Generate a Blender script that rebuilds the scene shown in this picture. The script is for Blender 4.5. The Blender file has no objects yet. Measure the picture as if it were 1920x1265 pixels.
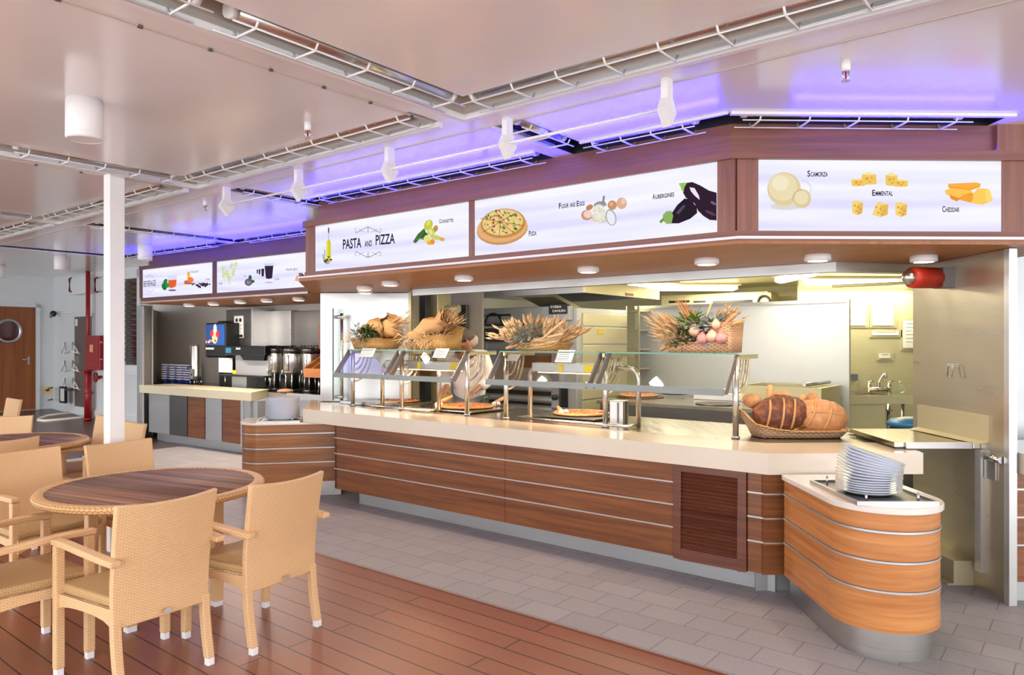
import bpy, bmesh, math, random
from mathutils import Vector, Matrix, noise
from mathutils.geometry import tessellate_polygon
random.seed(7)
D = bpy.data
SC = bpy.context.scene
COL = SC.collection
PI = math.pi
R = math.radians
# ------------------------------------------------------------------ camera
F = 1365.0
CH = 1.6
cd = D.cameras.new('camera'); cam = D.objects.new('camera', cd); COL.objects.link(cam)
cam.location = (0, 0, CH); cam.rotation_euler = (PI/2, 0, 0)
cd.sensor_width = 36; cd.lens = F/1920*36; cd.shift_y = 7.5/1920; cd.clip_start = .05; cd.clip_end = 200
SC.camera = cam
# ------------------------------------------------------------------ world: soft overcast daylight from the open deck side
w = D.worlds.new('daylight'); SC.world = w; w.use_nodes = True
wb = w.node_tree.nodes['Background']
wb.inputs[0].default_value = (0.93, 0.965, 1.0, 1); wb.inputs[1].default_value = 4.1
SC.view_settings.view_transform = 'Standard'; SC.view_settings.look = 'None'
SC.view_settings.gamma = 1; SC.view_settings.use_curve_mapping = False
SC.view_settings.exposure = 0.0
SC.cycles.max_bounces = 8; SC.cycles.diffuse_bounces = 4; SC.cycles.glossy_bounces = 5
SC.cycles.transmission_bounces = 8; SC.cycles.transparent_max_bounces = 12
SC.cycles.use_adaptive_sampling = True; SC.cycles.adaptive_threshold = .04; SC.cycles.use_denoising = True; SC.cycles.sample_clamp_indirect = 6
SC.cycles.caustics_reflective = False; SC.cycles.caustics_refractive = False

def lamp(kind, loc, energy, color, size=(.1, .1), rot=(0, 0, 0), name='light', spread=None, blend=None):
    l = D.lights.new(name, kind); l.energy = energy; l.color = color
    if kind == 'AREA':
        l.shape = 'RECTANGLE'; l.size, l.size_y = size
        if spread: l.spread = spread
    elif kind == 'SPOT':
        l.spot_size = spread; l.spot_blend = blend or .5; l.shadow_soft_size = size[0]
    else:
        l.shadow_soft_size = size[0]
    o = D.objects.new(name, l); COL.objects.link(o); o.location = loc; o.rotation_euler = rot
    return o
# daylight arriving through the open ship side behind the camera
sun = lamp('SUN', (0, -5, 6), 2.5, (1, .97, .93), rot=(R(58), 0, R(24)), name='daylight_sun')
sun.data.angle = R(60)

# ------------------------------------------------------------------ frames and pixel rays
def frame(x, y, ax, ay):
    l = math.hypot(ax, ay); ax /= l; ay /= l
    return Matrix(((ax, -ay, 0, x), (ay, ax, 0, y), (0, 0, 1, 0), (0, 0, 0, 1)))
FM = frame(1.6, 4.55, .7815, -.6239)            # along the main counter; b grows into the kitchen
FR = frame(1.6, 4.55, 1, .026)                  # right-hand short leg of the counter
FB = frame(-2.46, 8.69, .8144, -.5804)          # beverage bay
SL = FM @ Vector((-4.826, 0, 0))
FLs = frame(-1.77, 7.60, .98, .2)               # left plate station (a negative = leftwards)
def W(fr, a, b, z=0): return fr @ Vector((a, b, z))
def ray(px, py): return Vector(((px-960)/F, 1, (640-py)/F))
O0 = Vector((0, 0, CH))
def atz(px, py, z):
    d = ray(px, py); return O0 + d*((z-CH)/d.z)
def atY(px, py, Y): return O0 + ray(px, py)*Y
def onb(px, py, fr, b):                         # point of the vertical plane b=const of a frame, in that frame
    iv = fr.inverted(); o = iv @ O0; d = iv.to_3x3() @ ray(px, py)
    return o + d*((b-o.y)/d.y)
def onbz(px, fr, b, z):
    p = onb(px, 640, fr, b); return Vector((p.x, b, z))

# ------------------------------------------------------------------ materials
def newmat(name):
    m = D.materials.new(name); m.use_nodes = True
    nt = m.node_tree; return m, nt, nt.nodes['Principled BSDF']
def srgb(r, g, b):
    f = lambda c: (c/255/12.92) if c/255 <= .04045 else ((c/255+.055)/1.055)**2.4
    return (f(r), f(g), f(b), 1)
def plain(name, rgb, rough=.5, metal=0, coat=0, emit=0, noise_amt=.06, nscale=8, alpha=1, bump=0):
    m, nt, p = newmat(name)
    c = srgb(*rgb); p.inputs['Roughness'].default_value = rough; p.inputs['Metallic'].default_value = metal
    if coat: p.inputs['Coat Weight'].default_value = coat; p.inputs['Coat Roughness'].default_value = .12
    N = nt.nodes; L = nt.links
    tc = N.new('ShaderNodeTexCoord'); nz = N.new('ShaderNodeTexNoise'); nz.inputs['Scale'].default_value = nscale
    L.new(tc.outputs['Object'], nz.inputs['Vector'])
    mx = N.new('ShaderNodeMix'); mx.data_type = 'RGBA'
    mx.inputs[6].default_value = tuple(v*(1-noise_amt*2) for v in c[:3])+(1,); mx.inputs[7].default_value = tuple(min(1, v*(1+noise_amt)) for v in c[:3])+(1,)
    L.new(nz.outputs[0], mx.inputs[0]); L.new(mx.outputs[2], p.inputs['Base Color'])
    if emit:
        L.new(mx.outputs[2], p.inputs['Emission Color']); p.inputs['Emission Strength'].default_value = emit
    if bump:
        bp = N.new('ShaderNodeBump'); bp.inputs['Strength'].default_value = bump; bp.inputs['Distance'].default_value = .01
        L.new(nz.outputs[0], bp.inputs['Height']); L.new(bp.outputs[0], p.inputs['Normal'])
    return m
def steel(name, rgb=(190, 190, 188), rough=.32, sc=(2, 2, 160), wav=.0, metal=.95):
    m, nt, p = newmat(name); N = nt.nodes; L = nt.links
    tc = N.new('ShaderNodeTexCoord'); mp = N.new('ShaderNodeMapping'); mp.inputs['Scale'].default_value = sc
    nz = N.new('ShaderNodeTexNoise'); nz.inputs['Scale'].default_value = 1; nz.inputs['Detail'].default_value = 4
    L.new(tc.outputs['Object'], mp.inputs[0]); L.new(mp.outputs[0], nz.inputs['Vector'])
    cr = N.new('ShaderNodeMapRange'); cr.inputs['To Min'].default_value = max(.05, rough-.1); cr.inputs['To Max'].default_value = rough+.12
    L.new(nz.outputs[0], cr.inputs[0]); L.new(cr.outputs[0], p.inputs['Roughness'])
    c = srgb(*rgb); mx = N.new('ShaderNodeMix'); mx.data_type = 'RGBA'
    mx.inputs[6].default_value = tuple(v*.82 for v in c[:3])+(1,); mx.inputs[7].default_value = c
    L.new(nz.outputs[0], mx.inputs[0]); L.new(mx.outputs[2], p.inputs['Base Color'])
    p.inputs['Metallic'].default_value = metal
    n2 = N.new('ShaderNodeTexNoise'); n2.inputs['Scale'].default_value = 2.2; L.new(tc.outputs['Object'], n2.inputs['Vector'])
    bp = N.new('ShaderNodeBump'); bp.inputs['Strength'].default_value = .25+wav; bp.inputs['Distance'].default_value = .02
    L.new(n2.outputs[0], bp.inputs['Height']); L.new(bp.outputs[0], p.inputs['Normal'])
    return m
def wood(name, c1, c2, rot=0, vertical=False, horiz=False, rough=.38, scale=1.0, planks=None, coat=.25):
    """stretched-noise grain. default: horizontal grain on upright faces; vertical=True: upright grain; horiz: grain along local x rotated"""
    m, nt, p = newmat(name); N = nt.nodes; L = nt.links
    tc = N.new('ShaderNodeTexCoord'); mp = N.new('ShaderNodeMapping'); mp.inputs['Rotation'].default_value = (0, 0, rot)
    L.new(tc.outputs['Object'], mp.inputs[0])
    m2 = N.new('ShaderNodeMapping')
    m2.inputs['Scale'].default_value = ((1.1, 1.1, 26) if not vertical and not horiz else ((22, 22, 1.0) if vertical else (1.1, 24, 6)))
    for k in range(3): m2.inputs['Scale'].default_value[k] *= scale
    L.new(mp.outputs[0], m2.inputs[0])
    nz = N.new('ShaderNodeTexNoise'); nz.inputs['Scale'].default_value = 1; nz.inputs['Detail'].default_value = 6; nz.inputs['Roughness'].default_value = .62; nz.inputs['Distortion'].default_value = .35
    L.new(m2.outputs[0], nz.inputs['Vector'])
    cr = N.new('ShaderNodeValToRGB'); cr.color_ramp.elements[0].position = .3; cr.color_ramp.elements[1].position = .7
    cr.color_ramp.elements[0].color = srgb(*c1); cr.color_ramp.elements[1].color = srgb(*c2)
    L.new(nz.outputs[0], cr.inputs[0]); out = cr.outputs[0]
    if planks:                                   # (width, axis) dark seams between slats in mapped x/y
        wd, ax, depth = planks
        sx = N.new('ShaderNodeSeparateXYZ'); L.new(mp.outputs[0], sx.inputs[0])
        dv = N.new('ShaderNodeMath'); dv.operation = 'DIVIDE'; dv.inputs[1].default_value = wd; L.new(sx.outputs[ax], dv.inputs[0])
        fr_ = N.new('ShaderNodeMath'); fr_.operation = 'FRACT'; L.new(dv.outputs[0], fr_.inputs[0])
        gt = N.new('ShaderNodeMath'); gt.operation = 'LESS_THAN'; gt.inputs[1].default_value = depth; L.new(fr_.outputs[0], gt.inputs[0])
        fl = N.new('ShaderNodeMath'); fl.operation = 'FLOOR'; L.new(dv.outputs[0], fl.inputs[0])
        wn = N.new('ShaderNodeTexWhiteNoise'); wn.noise_dimensions = '1D'; L.new(fl.outputs[0], wn.inputs['W'])
        hv = N.new('ShaderNodeHueSaturation'); mr = N.new('ShaderNodeMapRange'); mr.inputs['To Min'].default_value = .6; mr.inputs['To Max'].default_value = 1.4
        L.new(wn.outputs[0], mr.inputs[0]); L.new(mr.outputs[0], hv.inputs['Value']); L.new(out, hv.inputs['Color'])
        mx = N.new('ShaderNodeMix'); mx.data_type = 'RGBA'; mx.inputs[7].default_value = srgb(50, 28, 20)
        L.new(gt.outputs[0], mx.inputs[0]); L.new(hv.outputs[0], mx.inputs[6]); out = mx.outputs[2]
    L.new(out, p.inputs['Base Color']); p.inputs['Roughness'].default_value = rough
    p.inputs['Coat Weight'].default_value = coat; p.inputs['Coat Roughness'].default_value = .25
    return m
def weave(name, light, dark, p1=.0085, p2=.017, rough=.5, amp=1.0):
    m, nt, p = newmat(name); N = nt.nodes; L = nt.links
    uv = N.new('ShaderNodeUVMap'); sx = N.new('ShaderNodeSeparateXYZ'); L.new(uv.outputs[0], sx.inputs[0])
    def mth(op, a, b=None, c=None):
        n = N.new('ShaderNodeMath'); n.operation = op
        for i, v in enumerate((a, b, c)):
            if v is None: continue
            if isinstance(v, (int, float)): n.inputs[i].default_value = v
            else: L.new(v, n.inputs[i])
        return n.outputs[0]
    v = mth('DIVIDE', sx.outputs[1], p1); u = mth('DIVIDE', sx.outputs[0], p2)
    row = mth('FLOOR', v)
    strand = mth('ABSOLUTE', mth('SINE', mth('MULTIPLY', v, PI)))
    ph = mth('SINE', mth('MULTIPLY', mth('ADD', u, row), PI))
    over = mth('MULTIPLY_ADD', ph, .5, .5)
    h = mth('MULTIPLY', mth('POWER', strand, .6), mth('MULTIPLY_ADD', over, .65, .35))
    cr = N.new('ShaderNodeValToRGB'); cr.color_ramp.elements[0].position = .12; cr.color_ramp.elements[1].position = .55
    cr.color_ramp.elements[0].color = srgb(*dark); cr.color_ramp.elements[1].color = srgb(*light)
    L.new(h, cr.inputs[0]); L.new(cr.outputs[0], p.inputs['Base Color'])
    bp = N.new('ShaderNodeBump'); bp.inputs['Strength'].default_value = .6*amp; bp.inputs['Distance'].default_value = .003
    L.new(h, bp.inputs['Height']); L.new(bp.outputs[0], p.inputs['Normal']); p.inputs['Roughness'].default_value = rough
    return m
def glass(name, tint=(.94, .98, .965), rough=.0, a=.12):
    m, nt, p = newmat(name); N = nt.nodes; L = nt.links
    tr = N.new('ShaderNodeBsdfTransparent'); tr.inputs[0].default_value = tint+(1,)
    gl = N.new('ShaderNodeBsdfGlossy'); gl.inputs['Roughness'].default_value = .02; gl.inputs[0].default_value = (.9, 1, .97, 1)
    lw = N.new('ShaderNodeLayerWeight'); lw.inputs[0].default_value = .25
    ad = N.new('ShaderNodeMath'); ad.operation = 'MULTIPLY_ADD'; ad.inputs[1].default_value = .3; ad.inputs[2].default_value = a*.3
    L.new(lw.outputs['Fresnel'], ad.inputs[0])
    mx = N.new('ShaderNodeMixShader'); L.new(ad.outputs[0], mx.inputs[0]); L.new(tr.outputs[0], mx.inputs[1]); L.new(gl.outputs[0], mx.inputs[2])
    L.new(mx.outputs[0], N['Material Output'].inputs[0]); return m
def tiles(name, c1, c2, grout, rot, sx, sy, gw=.004, rough=.35, off=.5):
    m, nt, p = newmat(name); N = nt.nodes; L = nt.links
    tc = N.new('ShaderNodeTexCoord'); mp = N.new('ShaderNodeMapping'); mp.inputs['Rotation'].default_value = (0, 0, rot)
    br = N.new('ShaderNodeTexBrick'); L.new(tc.outputs['Object'], mp.inputs[0]); L.new(mp.outputs[0], br.inputs['Vector'])
    br.inputs['Color1'].default_value = srgb(*c1); br.inputs['Color2'].default_value = srgb(*c2); br.inputs['Mortar'].default_value = srgb(*grout)
    br.inputs['Scale'].default_value = 1; br.inputs['Mortar Size'].default_value = gw; br.inputs['Brick Width'].default_value = sx
    br.inputs['Row Height'].default_value = sy; br.offset = off; br.inputs['Mortar Smooth'].default_value = .1; br.inputs['Bias'].default_value = 0
    nz = N.new('ShaderNodeTexNoise'); nz.inputs['Scale'].default_value = 60; nz.inputs['Detail'].default_value = 5; L.new(tc.outputs['Object'], nz.inputs['Vector'])
    hv = N.new('ShaderNodeHueSaturation'); mr = N.new('ShaderNodeMapRange'); mr.inputs['To Min'].default_value = .85; mr.inputs['To Max'].default_value = 1.15
    L.new(nz.outputs[0], mr.inputs[0]); L.new(mr.outputs[0], hv.inputs['Value']); L.new(br.outputs[0], hv.inputs['Color']); L.new(hv.outputs[0], p.inputs['Base Color'])
    bp = N.new('ShaderNodeBump'); bp.inputs['Strength'].default_value = .5; bp.inputs['Distance'].default_value = .003; bp.invert = True
    L.new(br.outputs['Fac'], bp.inputs['Height']); L.new(bp.outputs[0], p.inputs['Normal']); p.inputs['Roughness'].default_value = rough
    return m
THU = math.atan2(-.6239, .7815)
M = {}
M['ceil'] = plain('ceiling_gloss_paint', (244, 240, 239), .22, noise_amt=.01, nscale=3, coat=.5)
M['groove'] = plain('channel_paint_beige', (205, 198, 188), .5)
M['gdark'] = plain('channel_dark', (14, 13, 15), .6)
M['white'] = plain('white_paint', (240, 240, 240), .35, noise_amt=.01)
M['wallw'] = plain('white_wall_paint', (222, 226, 228), .4, noise_amt=.02, nscale=3)
M['steel'] = steel('brushed_steel', (200, 198, 195), .3)
M['steel_v'] = steel('brushed_steel_upright', (200, 188, 164), .3, (1.2, 1.2, 14), .1, .72)  # broad streaks and warm tone stand in for warm reflections
M['steel_m'] = steel('dull_steel', (190, 192, 194), .42, (3, 3, 60), .1, .65)
M['steel_y'] = steel('lamp_yellow_steel', (216, 206, 168), .4, (3, 3, 60), .1, .45)  # steel with the kitchen lamps' yellow put into its colour
M['steel_d'] = steel('dark_steel', (120, 118, 116), .38, (3, 3, 60), .2)
M['steel_top'] = steel('steel_worktop', (196, 186, 168), .2, (60, 2, 2), .0)
M['chrome'] = steel('polished_tube', (222, 222, 222), .24, (4, 4, 4), 0, 1)
M['alu'] = plain('satin_aluminium', (215, 215, 215), .3, .7)
M['woodp'] = wood('teak_panel', (96, 52, 24), (150, 90, 46))
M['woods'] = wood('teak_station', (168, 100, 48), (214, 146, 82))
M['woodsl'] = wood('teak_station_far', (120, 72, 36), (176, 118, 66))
M['woodf'] = wood('teak_fascia', (116, 66, 52), (148, 92, 72), rough=.45)
M['woodfv'] = wood('teak_fascia_upright', (112, 66, 48), (152, 98, 76), vertical=True, rough=.45)
M['woodso'] = wood('teak_soffit', (148, 92, 46), (184, 124, 68), horiz=True, rot=-THU, rough=.5, coat=.1)
M['woodbv'] = wood('dark_teak_fascia', (84, 46, 42), (110, 64, 56), rough=.45)
M['woodlv'] = wood('dark_teak_louvre', (88, 46, 32), (128, 74, 50), rough=.4)
M['wooddoor'] = wood('door_veneer', (120, 62, 22), (152, 86, 38), vertical=True, rough=.35, scale=.6)
M['woodbox'] = wood('oak_box', (140, 84, 40), (176, 114, 62), rough=.5)
M['woodlight'] = wood('bare_wood', (205, 160, 105), (226, 186, 132), rough=.6, coat=0)
M['slate'] = plain('cream_solid_surface', (232, 220, 200), .16, noise_amt=.01, coat=.4)
M['slateb'] = plain('pale_olive_solid_surface', (222, 214, 180), .25, noise_amt=.01)
M['whitetop'] = plain('off_white_solid_surface', (236, 228, 218), .16, noise_amt=.01, coat=.4)
M['deck'] = plain('deck', (150, 92, 68), .35)
M['dish'] = plain('white_china', (226, 230, 240), .18, noise_amt=.01, coat=.3)
M['black'] = plain('black_plastic', (22, 21, 22), .35)
M['blackgl'] = plain('black_gloss', (14, 12, 14), .08)
M['red'] = plain('red_paint', (150, 22, 26), .35)
M['redbr'] = plain('red_sounder', (196, 52, 36), .4)
M['paper'] = plain('white_paper', (238, 238, 236), .6, noise_amt=.01)
M['navy'] = plain('navy_ink', (30, 26, 62), .5)
M['grey'] = plain('grey_profile', (128, 134, 134), .4, .3)
M['greyv'] = plain('violet_grey_profile', (124, 122, 128), .4, .3)
M['glass'] = glass('clear_glass')
M['gedge'] = plain('green_glass_edge', (60, 130, 112), .1, coat=.3)
M['wick'] = weave('tan_resin_wicker', (236, 198, 150), (190, 142, 94), .0068, .0125)
M['wickseat'] = weave('tan_wicker_seat', (208, 172, 118), (130, 90, 52), .007, .013)
M['bask'] = weave('honey_basket_weave', (222, 176, 108), (112, 70, 30), .012, .02, amp=1.6)
M['baskp'] = weave('pink_tan_basket_weave', (236, 190, 150), (130, 80, 50), .013, .02, amp=1.6)
M['burlap'] = weave('burlap', (206, 166, 116), (140, 100, 62), .006, .012, rough=.9)
M['straw'] = plain('straw', (228, 196, 152), .7, noise_amt=.15, nscale=20)
M['straw2'] = plain('dried_wheat', (214, 176, 130), .7, noise_amt=.2, nscale=20)
M['euc'] = plain('eucalyptus_leaf', (150, 164, 160), .6, noise_amt=.15)
M['green'] = plain('dark_green_leaf', (48, 84, 42), .5, noise_amt=.25, nscale=15)
M['lgreen'] = plain('light_green_leaf', (120, 168, 66), .5, noise_amt=.2, nscale=15)
M['bread'] = plain('golden_crust', (216, 156, 106), .6, noise_amt=.2, nscale=22, bump=.8)
M['breadd'] = plain('dark_crust', (96, 52, 36), .55, noise_amt=.3, nscale=26, bump=.9)
def crustmat():
    m, nt, p = newmat('dark_crust'); N = nt.nodes; L = nt.links; tc = N.new('ShaderNodeTexCoord'); nz = N.new('ShaderNodeTexNoise'); nz.inputs['Scale'].default_value = 14; nz.inputs['Detail'].default_value = 8; nz.inputs['Roughness'].default_value = .7
    L.new(tc.outputs['Object'], nz.inputs['Vector']); cr = N.new('ShaderNodeValToRGB')
    for i, (q, c) in enumerate(((.35, (70, 36, 26)), (.52, (112, 62, 42)), (.66, (176, 112, 70)))):
        e = cr.color_ramp.elements[i] if i < 2 else cr.color_ramp.elements.new(q); e.position = q; e.color = srgb(*c)
    L.new(nz.outputs[0], cr.inputs[0]); L.new(cr.outputs[0], p.inputs['Base Color']); p.inputs['Roughness'].default_value = .5
    bp = N.new('ShaderNodeBump'); bp.inputs['Strength'].default_value = 1; bp.inputs['Distance'].default_value = .012; L.new(nz.outputs[0], bp.inputs['Height']); L.new(bp.outputs[0], p.inputs['Normal']); return m
M['breadd'] = crustmat()
M['score'] = plain('scored_crumb', (214, 158, 100), .7, noise_amt=.1)
M['skin'] = plain('skin', (168, 120, 92), .5, noise_amt=.03)
M['cloth'] = plain('white_chef_cotton', (238, 232, 232), .8, noise_amt=.02, bump=.2)
M['yell'] = plain('yellow_sticker', (236, 208, 30), .5, noise_amt=.01)
M['rubber'] = plain('white_foot_cap', (232, 232, 234), .4, noise_amt=.01)
M['blue'] = plain('blue_cup', (88, 100, 196), .3, noise_amt=.01)
M['bluew'] = plain('pale_blue_cup', (226, 230, 246), .3, noise_amt=.01)
M['bluebag'] = plain('blue_bag', (52, 116, 176), .4)
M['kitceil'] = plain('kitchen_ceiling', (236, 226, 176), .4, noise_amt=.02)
M['kitwall'] = steel('kitchen_wall_steel', (212, 204, 166), .45, (2, 2, 30), .1, .35)  # wall colour also carries the yellow lamp light
M['doorgrey'] = plain('brown_grey_door_paint', (112, 98, 92), .4, .2)

# ------------------------------------------------------------------ mesh builder
class MB:
    def __init__(s): s.v = []; s.f = []; s.mi = []; s.sm = []
    def add(s, vs, fs, T=None, mi=0, smooth=False):
        o = len(s.v)
        s.v += [tuple(T @ Vector(v)) if T is not None else tuple(v) for v in vs]
        s.f += [tuple(o+i for i in f) for f in fs]; s.mi += [mi]*len(fs); s.sm += [smooth]*len(fs)
        return s
    def box(s, x0, x1, y0, y1, z0, z1, T=None, mi=0):
        vs = [(x, y, z) for x in (x0, x1) for y in (y0, y1) for z in (z0, z1)]
        return s.add(vs, [(0, 1, 3, 2), (4, 6, 7, 5), (0, 4, 5, 1), (2, 3, 7, 6), (0, 2, 6, 4), (1, 5, 7, 3)], T, mi)
    def prism(s, poly, z0, z1, T=None, mi=0, smooth=False):
        n = len(poly)
        ar = sum(poly[i][0]*poly[(i+1) % n][1]-poly[(i+1) % n][0]*poly[i][1] for i in range(n))
        if ar < 0: poly = poly[::-1]
        vs = [(p[0], p[1], z0) for p in poly]+[(p[0], p[1], z1) for p in poly]
        s.add(vs, [tuple(range(n))[::-1], tuple(range(n, 2*n))], T, mi)
        return s.add(vs, [(i, (i+1) % n, n+(i+1) % n, n+i) for i in range(n)], T, mi, smooth)
    def tube(s, pts, r, seg=8, T=None, mi=0, caps=True):
        pts = [Vector(p) for p in pts]; n = len(pts); rs = r if isinstance(r, (list, tuple)) else [r]*n
        vs = []; up = None
        for i, p in enumerate(pts):
            t = (pts[min(i+1, n-1)]-pts[max(i-1, 0)]); t = t.normalized() if t.length > 1e-9 else Vector((0, 0, 1))
            if up is None:
                up = Vector((0, 0, 1)) if abs(t.z) < .9 else Vector((1, 0, 0))
            a = t.cross(up)
            if a.length < 1e-6: a = t.orthogonal()
            a.normalize(); b = t.cross(a); up = -b if False else up
            for k in range(seg):
                an = 2*PI*k/seg; vs.append(p+a*math.cos(an)*rs[i]+b*math.sin(an)*rs[i])
        fs = [(i*seg+k, i*seg+(k+1) % seg, (i+1)*seg+(k+1) % seg, (i+1)*seg+k) for i in range(n-1) for k in range(seg)]
        s.add(vs, fs, T, mi, True)
        if caps: s.add(vs, [tuple(range(seg))[::-1], tuple(range((n-1)*seg, n*seg))], T, mi)
        return s
    def lathe(s, prof, c=(0, 0, 0), seg=24, T=None, mi=0, smooth=True):
        vs = []; n = len(prof)
        for r, z in prof:
            for k in range(seg):
                a = 2*PI*k/seg; vs.append((c[0]+r*math.cos(a), c[1]+r*math.sin(a), c[2]+z))
        fs = [(i*seg+k, i*seg+(k+1) % seg, (i+1)*seg+(k+1) % seg, (i+1)*seg+k) for i in range(n-1) for k in range(seg)]
        s.add(vs, fs, T, mi, smooth)
        caps = []
        if prof[0][0] > 1e-6: caps.append(tuple(range(seg))[::-1])
        if prof[-1][0] > 1e-6: caps.append(tuple(range((n-1)*seg, n*seg)))
        if caps: s.add(vs, caps, T, mi)
        return s
    def cyl(s, c, r, h, seg=24, T=None, mi=0): return s.lathe([(r, 0), (r, h)], c, seg, T, mi)
    def grid(s, fn, nu, nv, T=None, mi=0, wrap=False, smooth=True):
        vs = [fn(i/nu, j/nv) for i in range(nu+1) for j in range(nv+1)]
        m = nv+1
        return s.add(vs, [(i*m+j, (i+1)*m+j, (i+1)*m+j+1, i*m+j+1) for i in range(nu) for j in range(nv)], T, mi, smooth)
    def ell(s, c, r, T=None, seg=16, rings=10, mi=0, fn=None):
        vs = []
        for i in range(rings+1):
            t = PI*i/rings
            for k in range(seg):
                a = 2*PI*k/seg
                p = Vector((math.sin(t)*math.cos(a), math.sin(t)*math.sin(a), math.cos(t)))
                q = Vector((p.x*r[0], p.y*r[1], p.z*r[2]))
                if fn: q = fn(p, q)
                vs.append(q+Vector(c))
        fs = [(i*seg+k, (i+1)*seg+k, (i+1)*seg+(k+1) % seg, i*seg+(k+1) % seg) for i in range(rings) for k in range(seg)]
        return s.add(vs, fs, T, mi, True)
    def leaf(s, p, d, L, wd, up=Vector((0, 0, 1)), bend=.15, mi=0):
        d = Vector(d).normalized(); a = d.cross(up)
        if a.length < 1e-4: a = d.orthogonal()
        a.normalize(); nn = a.cross(d)
        p = Vector(p); vs = []
        for t, k in ((0, .15), (.3, .9), (.55, 1), (.8, .65), (1, .05)):
            c = p+d*L*t-nn*bend*L*t*t
            vs += [c-a*wd*k/2, c+nn*wd*.12, c+a*wd*k/2]
        fs = []
        for i in range(4): fs += [(i*3, i*3+1, i*3+4, i*3+3), (i*3+1, i*3+2, i*3+5, i*3+4)]
        return s.add(vs, fs, None, mi, True)

def rootof(o):
    while o.parent: o = o.parent
    return o
def build(name, mb, mats, parent=None, world=True, bevel=0, label=None, uv=True, sub=0):
    me = D.meshes.new(name)
    vs = mb.v
    if parent is not None and world:
        iv = rootof(parent).matrix_basis.inverted(); vs = [tuple(iv @ Vector(v)) for v in vs]
    me.from_pydata(vs, [], mb.f); 
    if not isinstance(mats, (list, tuple)): mats = [mats]
    for m in mats: me.materials.append(M[m] if isinstance(m, str) else m)
    me.polygons.foreach_set('material_index', mb.mi); me.polygons.foreach_set('use_smooth', mb.sm)
    bm = bmesh.new(); bm.from_mesh(me); bmesh.ops.remove_doubles(bm, verts=bm.verts, dist=1e-5)
    bmesh.ops.recalc_face_normals(bm, faces=bm.faces) if not getattr(mb, 'open', False) else None
    if uv:
        ul = bm.loops.layers.uv.new('UVMap')
        for f in bm.faces:
            n = f.normal; ax = max(range(3), key=lambda i: abs(n[i]))
            for l in f.loops:
                c = l.vert.co
                l[ul].uv = (c.y, c.z) if ax == 0 else ((c.x, c.z) if ax == 1 else (c.x, c.y))
    bm.to_mesh(me); bm.free()
    o = D.objects.new(name, me); COL.objects.link(o)
    if parent is not None: o.parent = parent
    if bevel:
        b = o.modifiers.new('bevel', 'BEVEL'); b.width = bevel; b.segments = 2; b.limit_method = 'ANGLE'; b.angle_limit = R(40)
    if label: o['label'] = label
    return o
def thing(name, label, cat, loc=(0, 0, 0), rz=0, group=None):
    o = D.objects.new(name, None); COL.objects.link(o); o.empty_display_size = .1
    o.matrix_basis = Matrix.Translation(loc) @ Matrix.Rotation(rz, 4, 'Z')
    o['label'] = label; o['category'] = cat
    if group: o['group'] = group
    return o
def one(name, mb, mats, label, cat, group=None, bevel=0, kind=None, sub=0):
    """a thing that is one mesh; its origin goes to the centre of its base"""
    xs = [v[0] for v in mb.v]; ys = [v[1] for v in mb.v]; zs = [v[2] for v in mb.v]
    c = Vector(((min(xs)+max(xs))/2, (min(ys)+max(ys))/2, min(zs)))
    mb.v = [tuple(Vector(v)-c) for v in mb.v]
    o = build(name, mb, mats, bevel=bevel); o.location = c
    o['label'] = label; o['category'] = cat
    if group: o['group'] = group
    if kind: o['kind'] = kind
    return o
def struct(name, mb, mats, bevel=0):
    o = build(name, mb, mats, bevel=bevel); o['kind'] = 'structure'; return o
def dup(root, loc=None, rz=None, label=None, group=None, T=None):
    c = root.copy(); COL.objects.link(c)
    if T is not None: c.matrix_basis = T
    elif loc is not None: c.matrix_basis = Matrix.Translation(loc) @ Matrix.Rotation(rz or 0, 4, 'Z')
    if label: c['label'] = label
    if group: c['group'] = group
    def rec(src, dst):
        for ch in list(src.children):
            k = ch.copy(); COL.objects.link(k); k.parent = dst; rec(ch, k)
    rec(root, c); return c
def text_mb(s, T, w=None, h=1.0, bold=.0, thick=.001):
    """flat lettering: glyph box fitted to w x h (cap height h) in the x/z-plane of T"""
    cu = D.curves.new('t', 'FONT'); cu.body = s; cu.size = 1; cu.offset = bold; cu.extrude = 0; cu.resolution_u = 3
    o = D.objects.new('t', cu); COL.objects.link(o)
    dg = bpy.context.evaluated_depsgraph_get(); dg.update(); me = o.evaluated_get(dg).to_mesh()
    vs = [v.co.copy() for v in me.vertices]; fs = [tuple(p.vertices) for p in me.polygons]
    o.evaluated_get(dg).to_mesh_clear(); D.objects.remove(o); D.curves.remove(cu)
    x0 = min(v.x for v in vs); x1 = max(v.x for v in vs); ch = .72
    sx = (w/(x1-x0)) if w else h/ch; sy = h/ch
    mb = MB(); out = [((v.x-x0)*sx, -thick, v.y*sy) for v in vs]
    mb.add(out, fs, T); mb.open = True
    return mb
def join(*mbs):
    a = MB()
    for m in mbs:
        o = len(a.v); a.v += m.v; a.f += [tuple(o+i for i in f) for f in m.f]; a.mi += m.mi; a.sm += m.sm
    a.open = any(getattr(m, 'open', False) for m in mbs)
    return a
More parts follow.
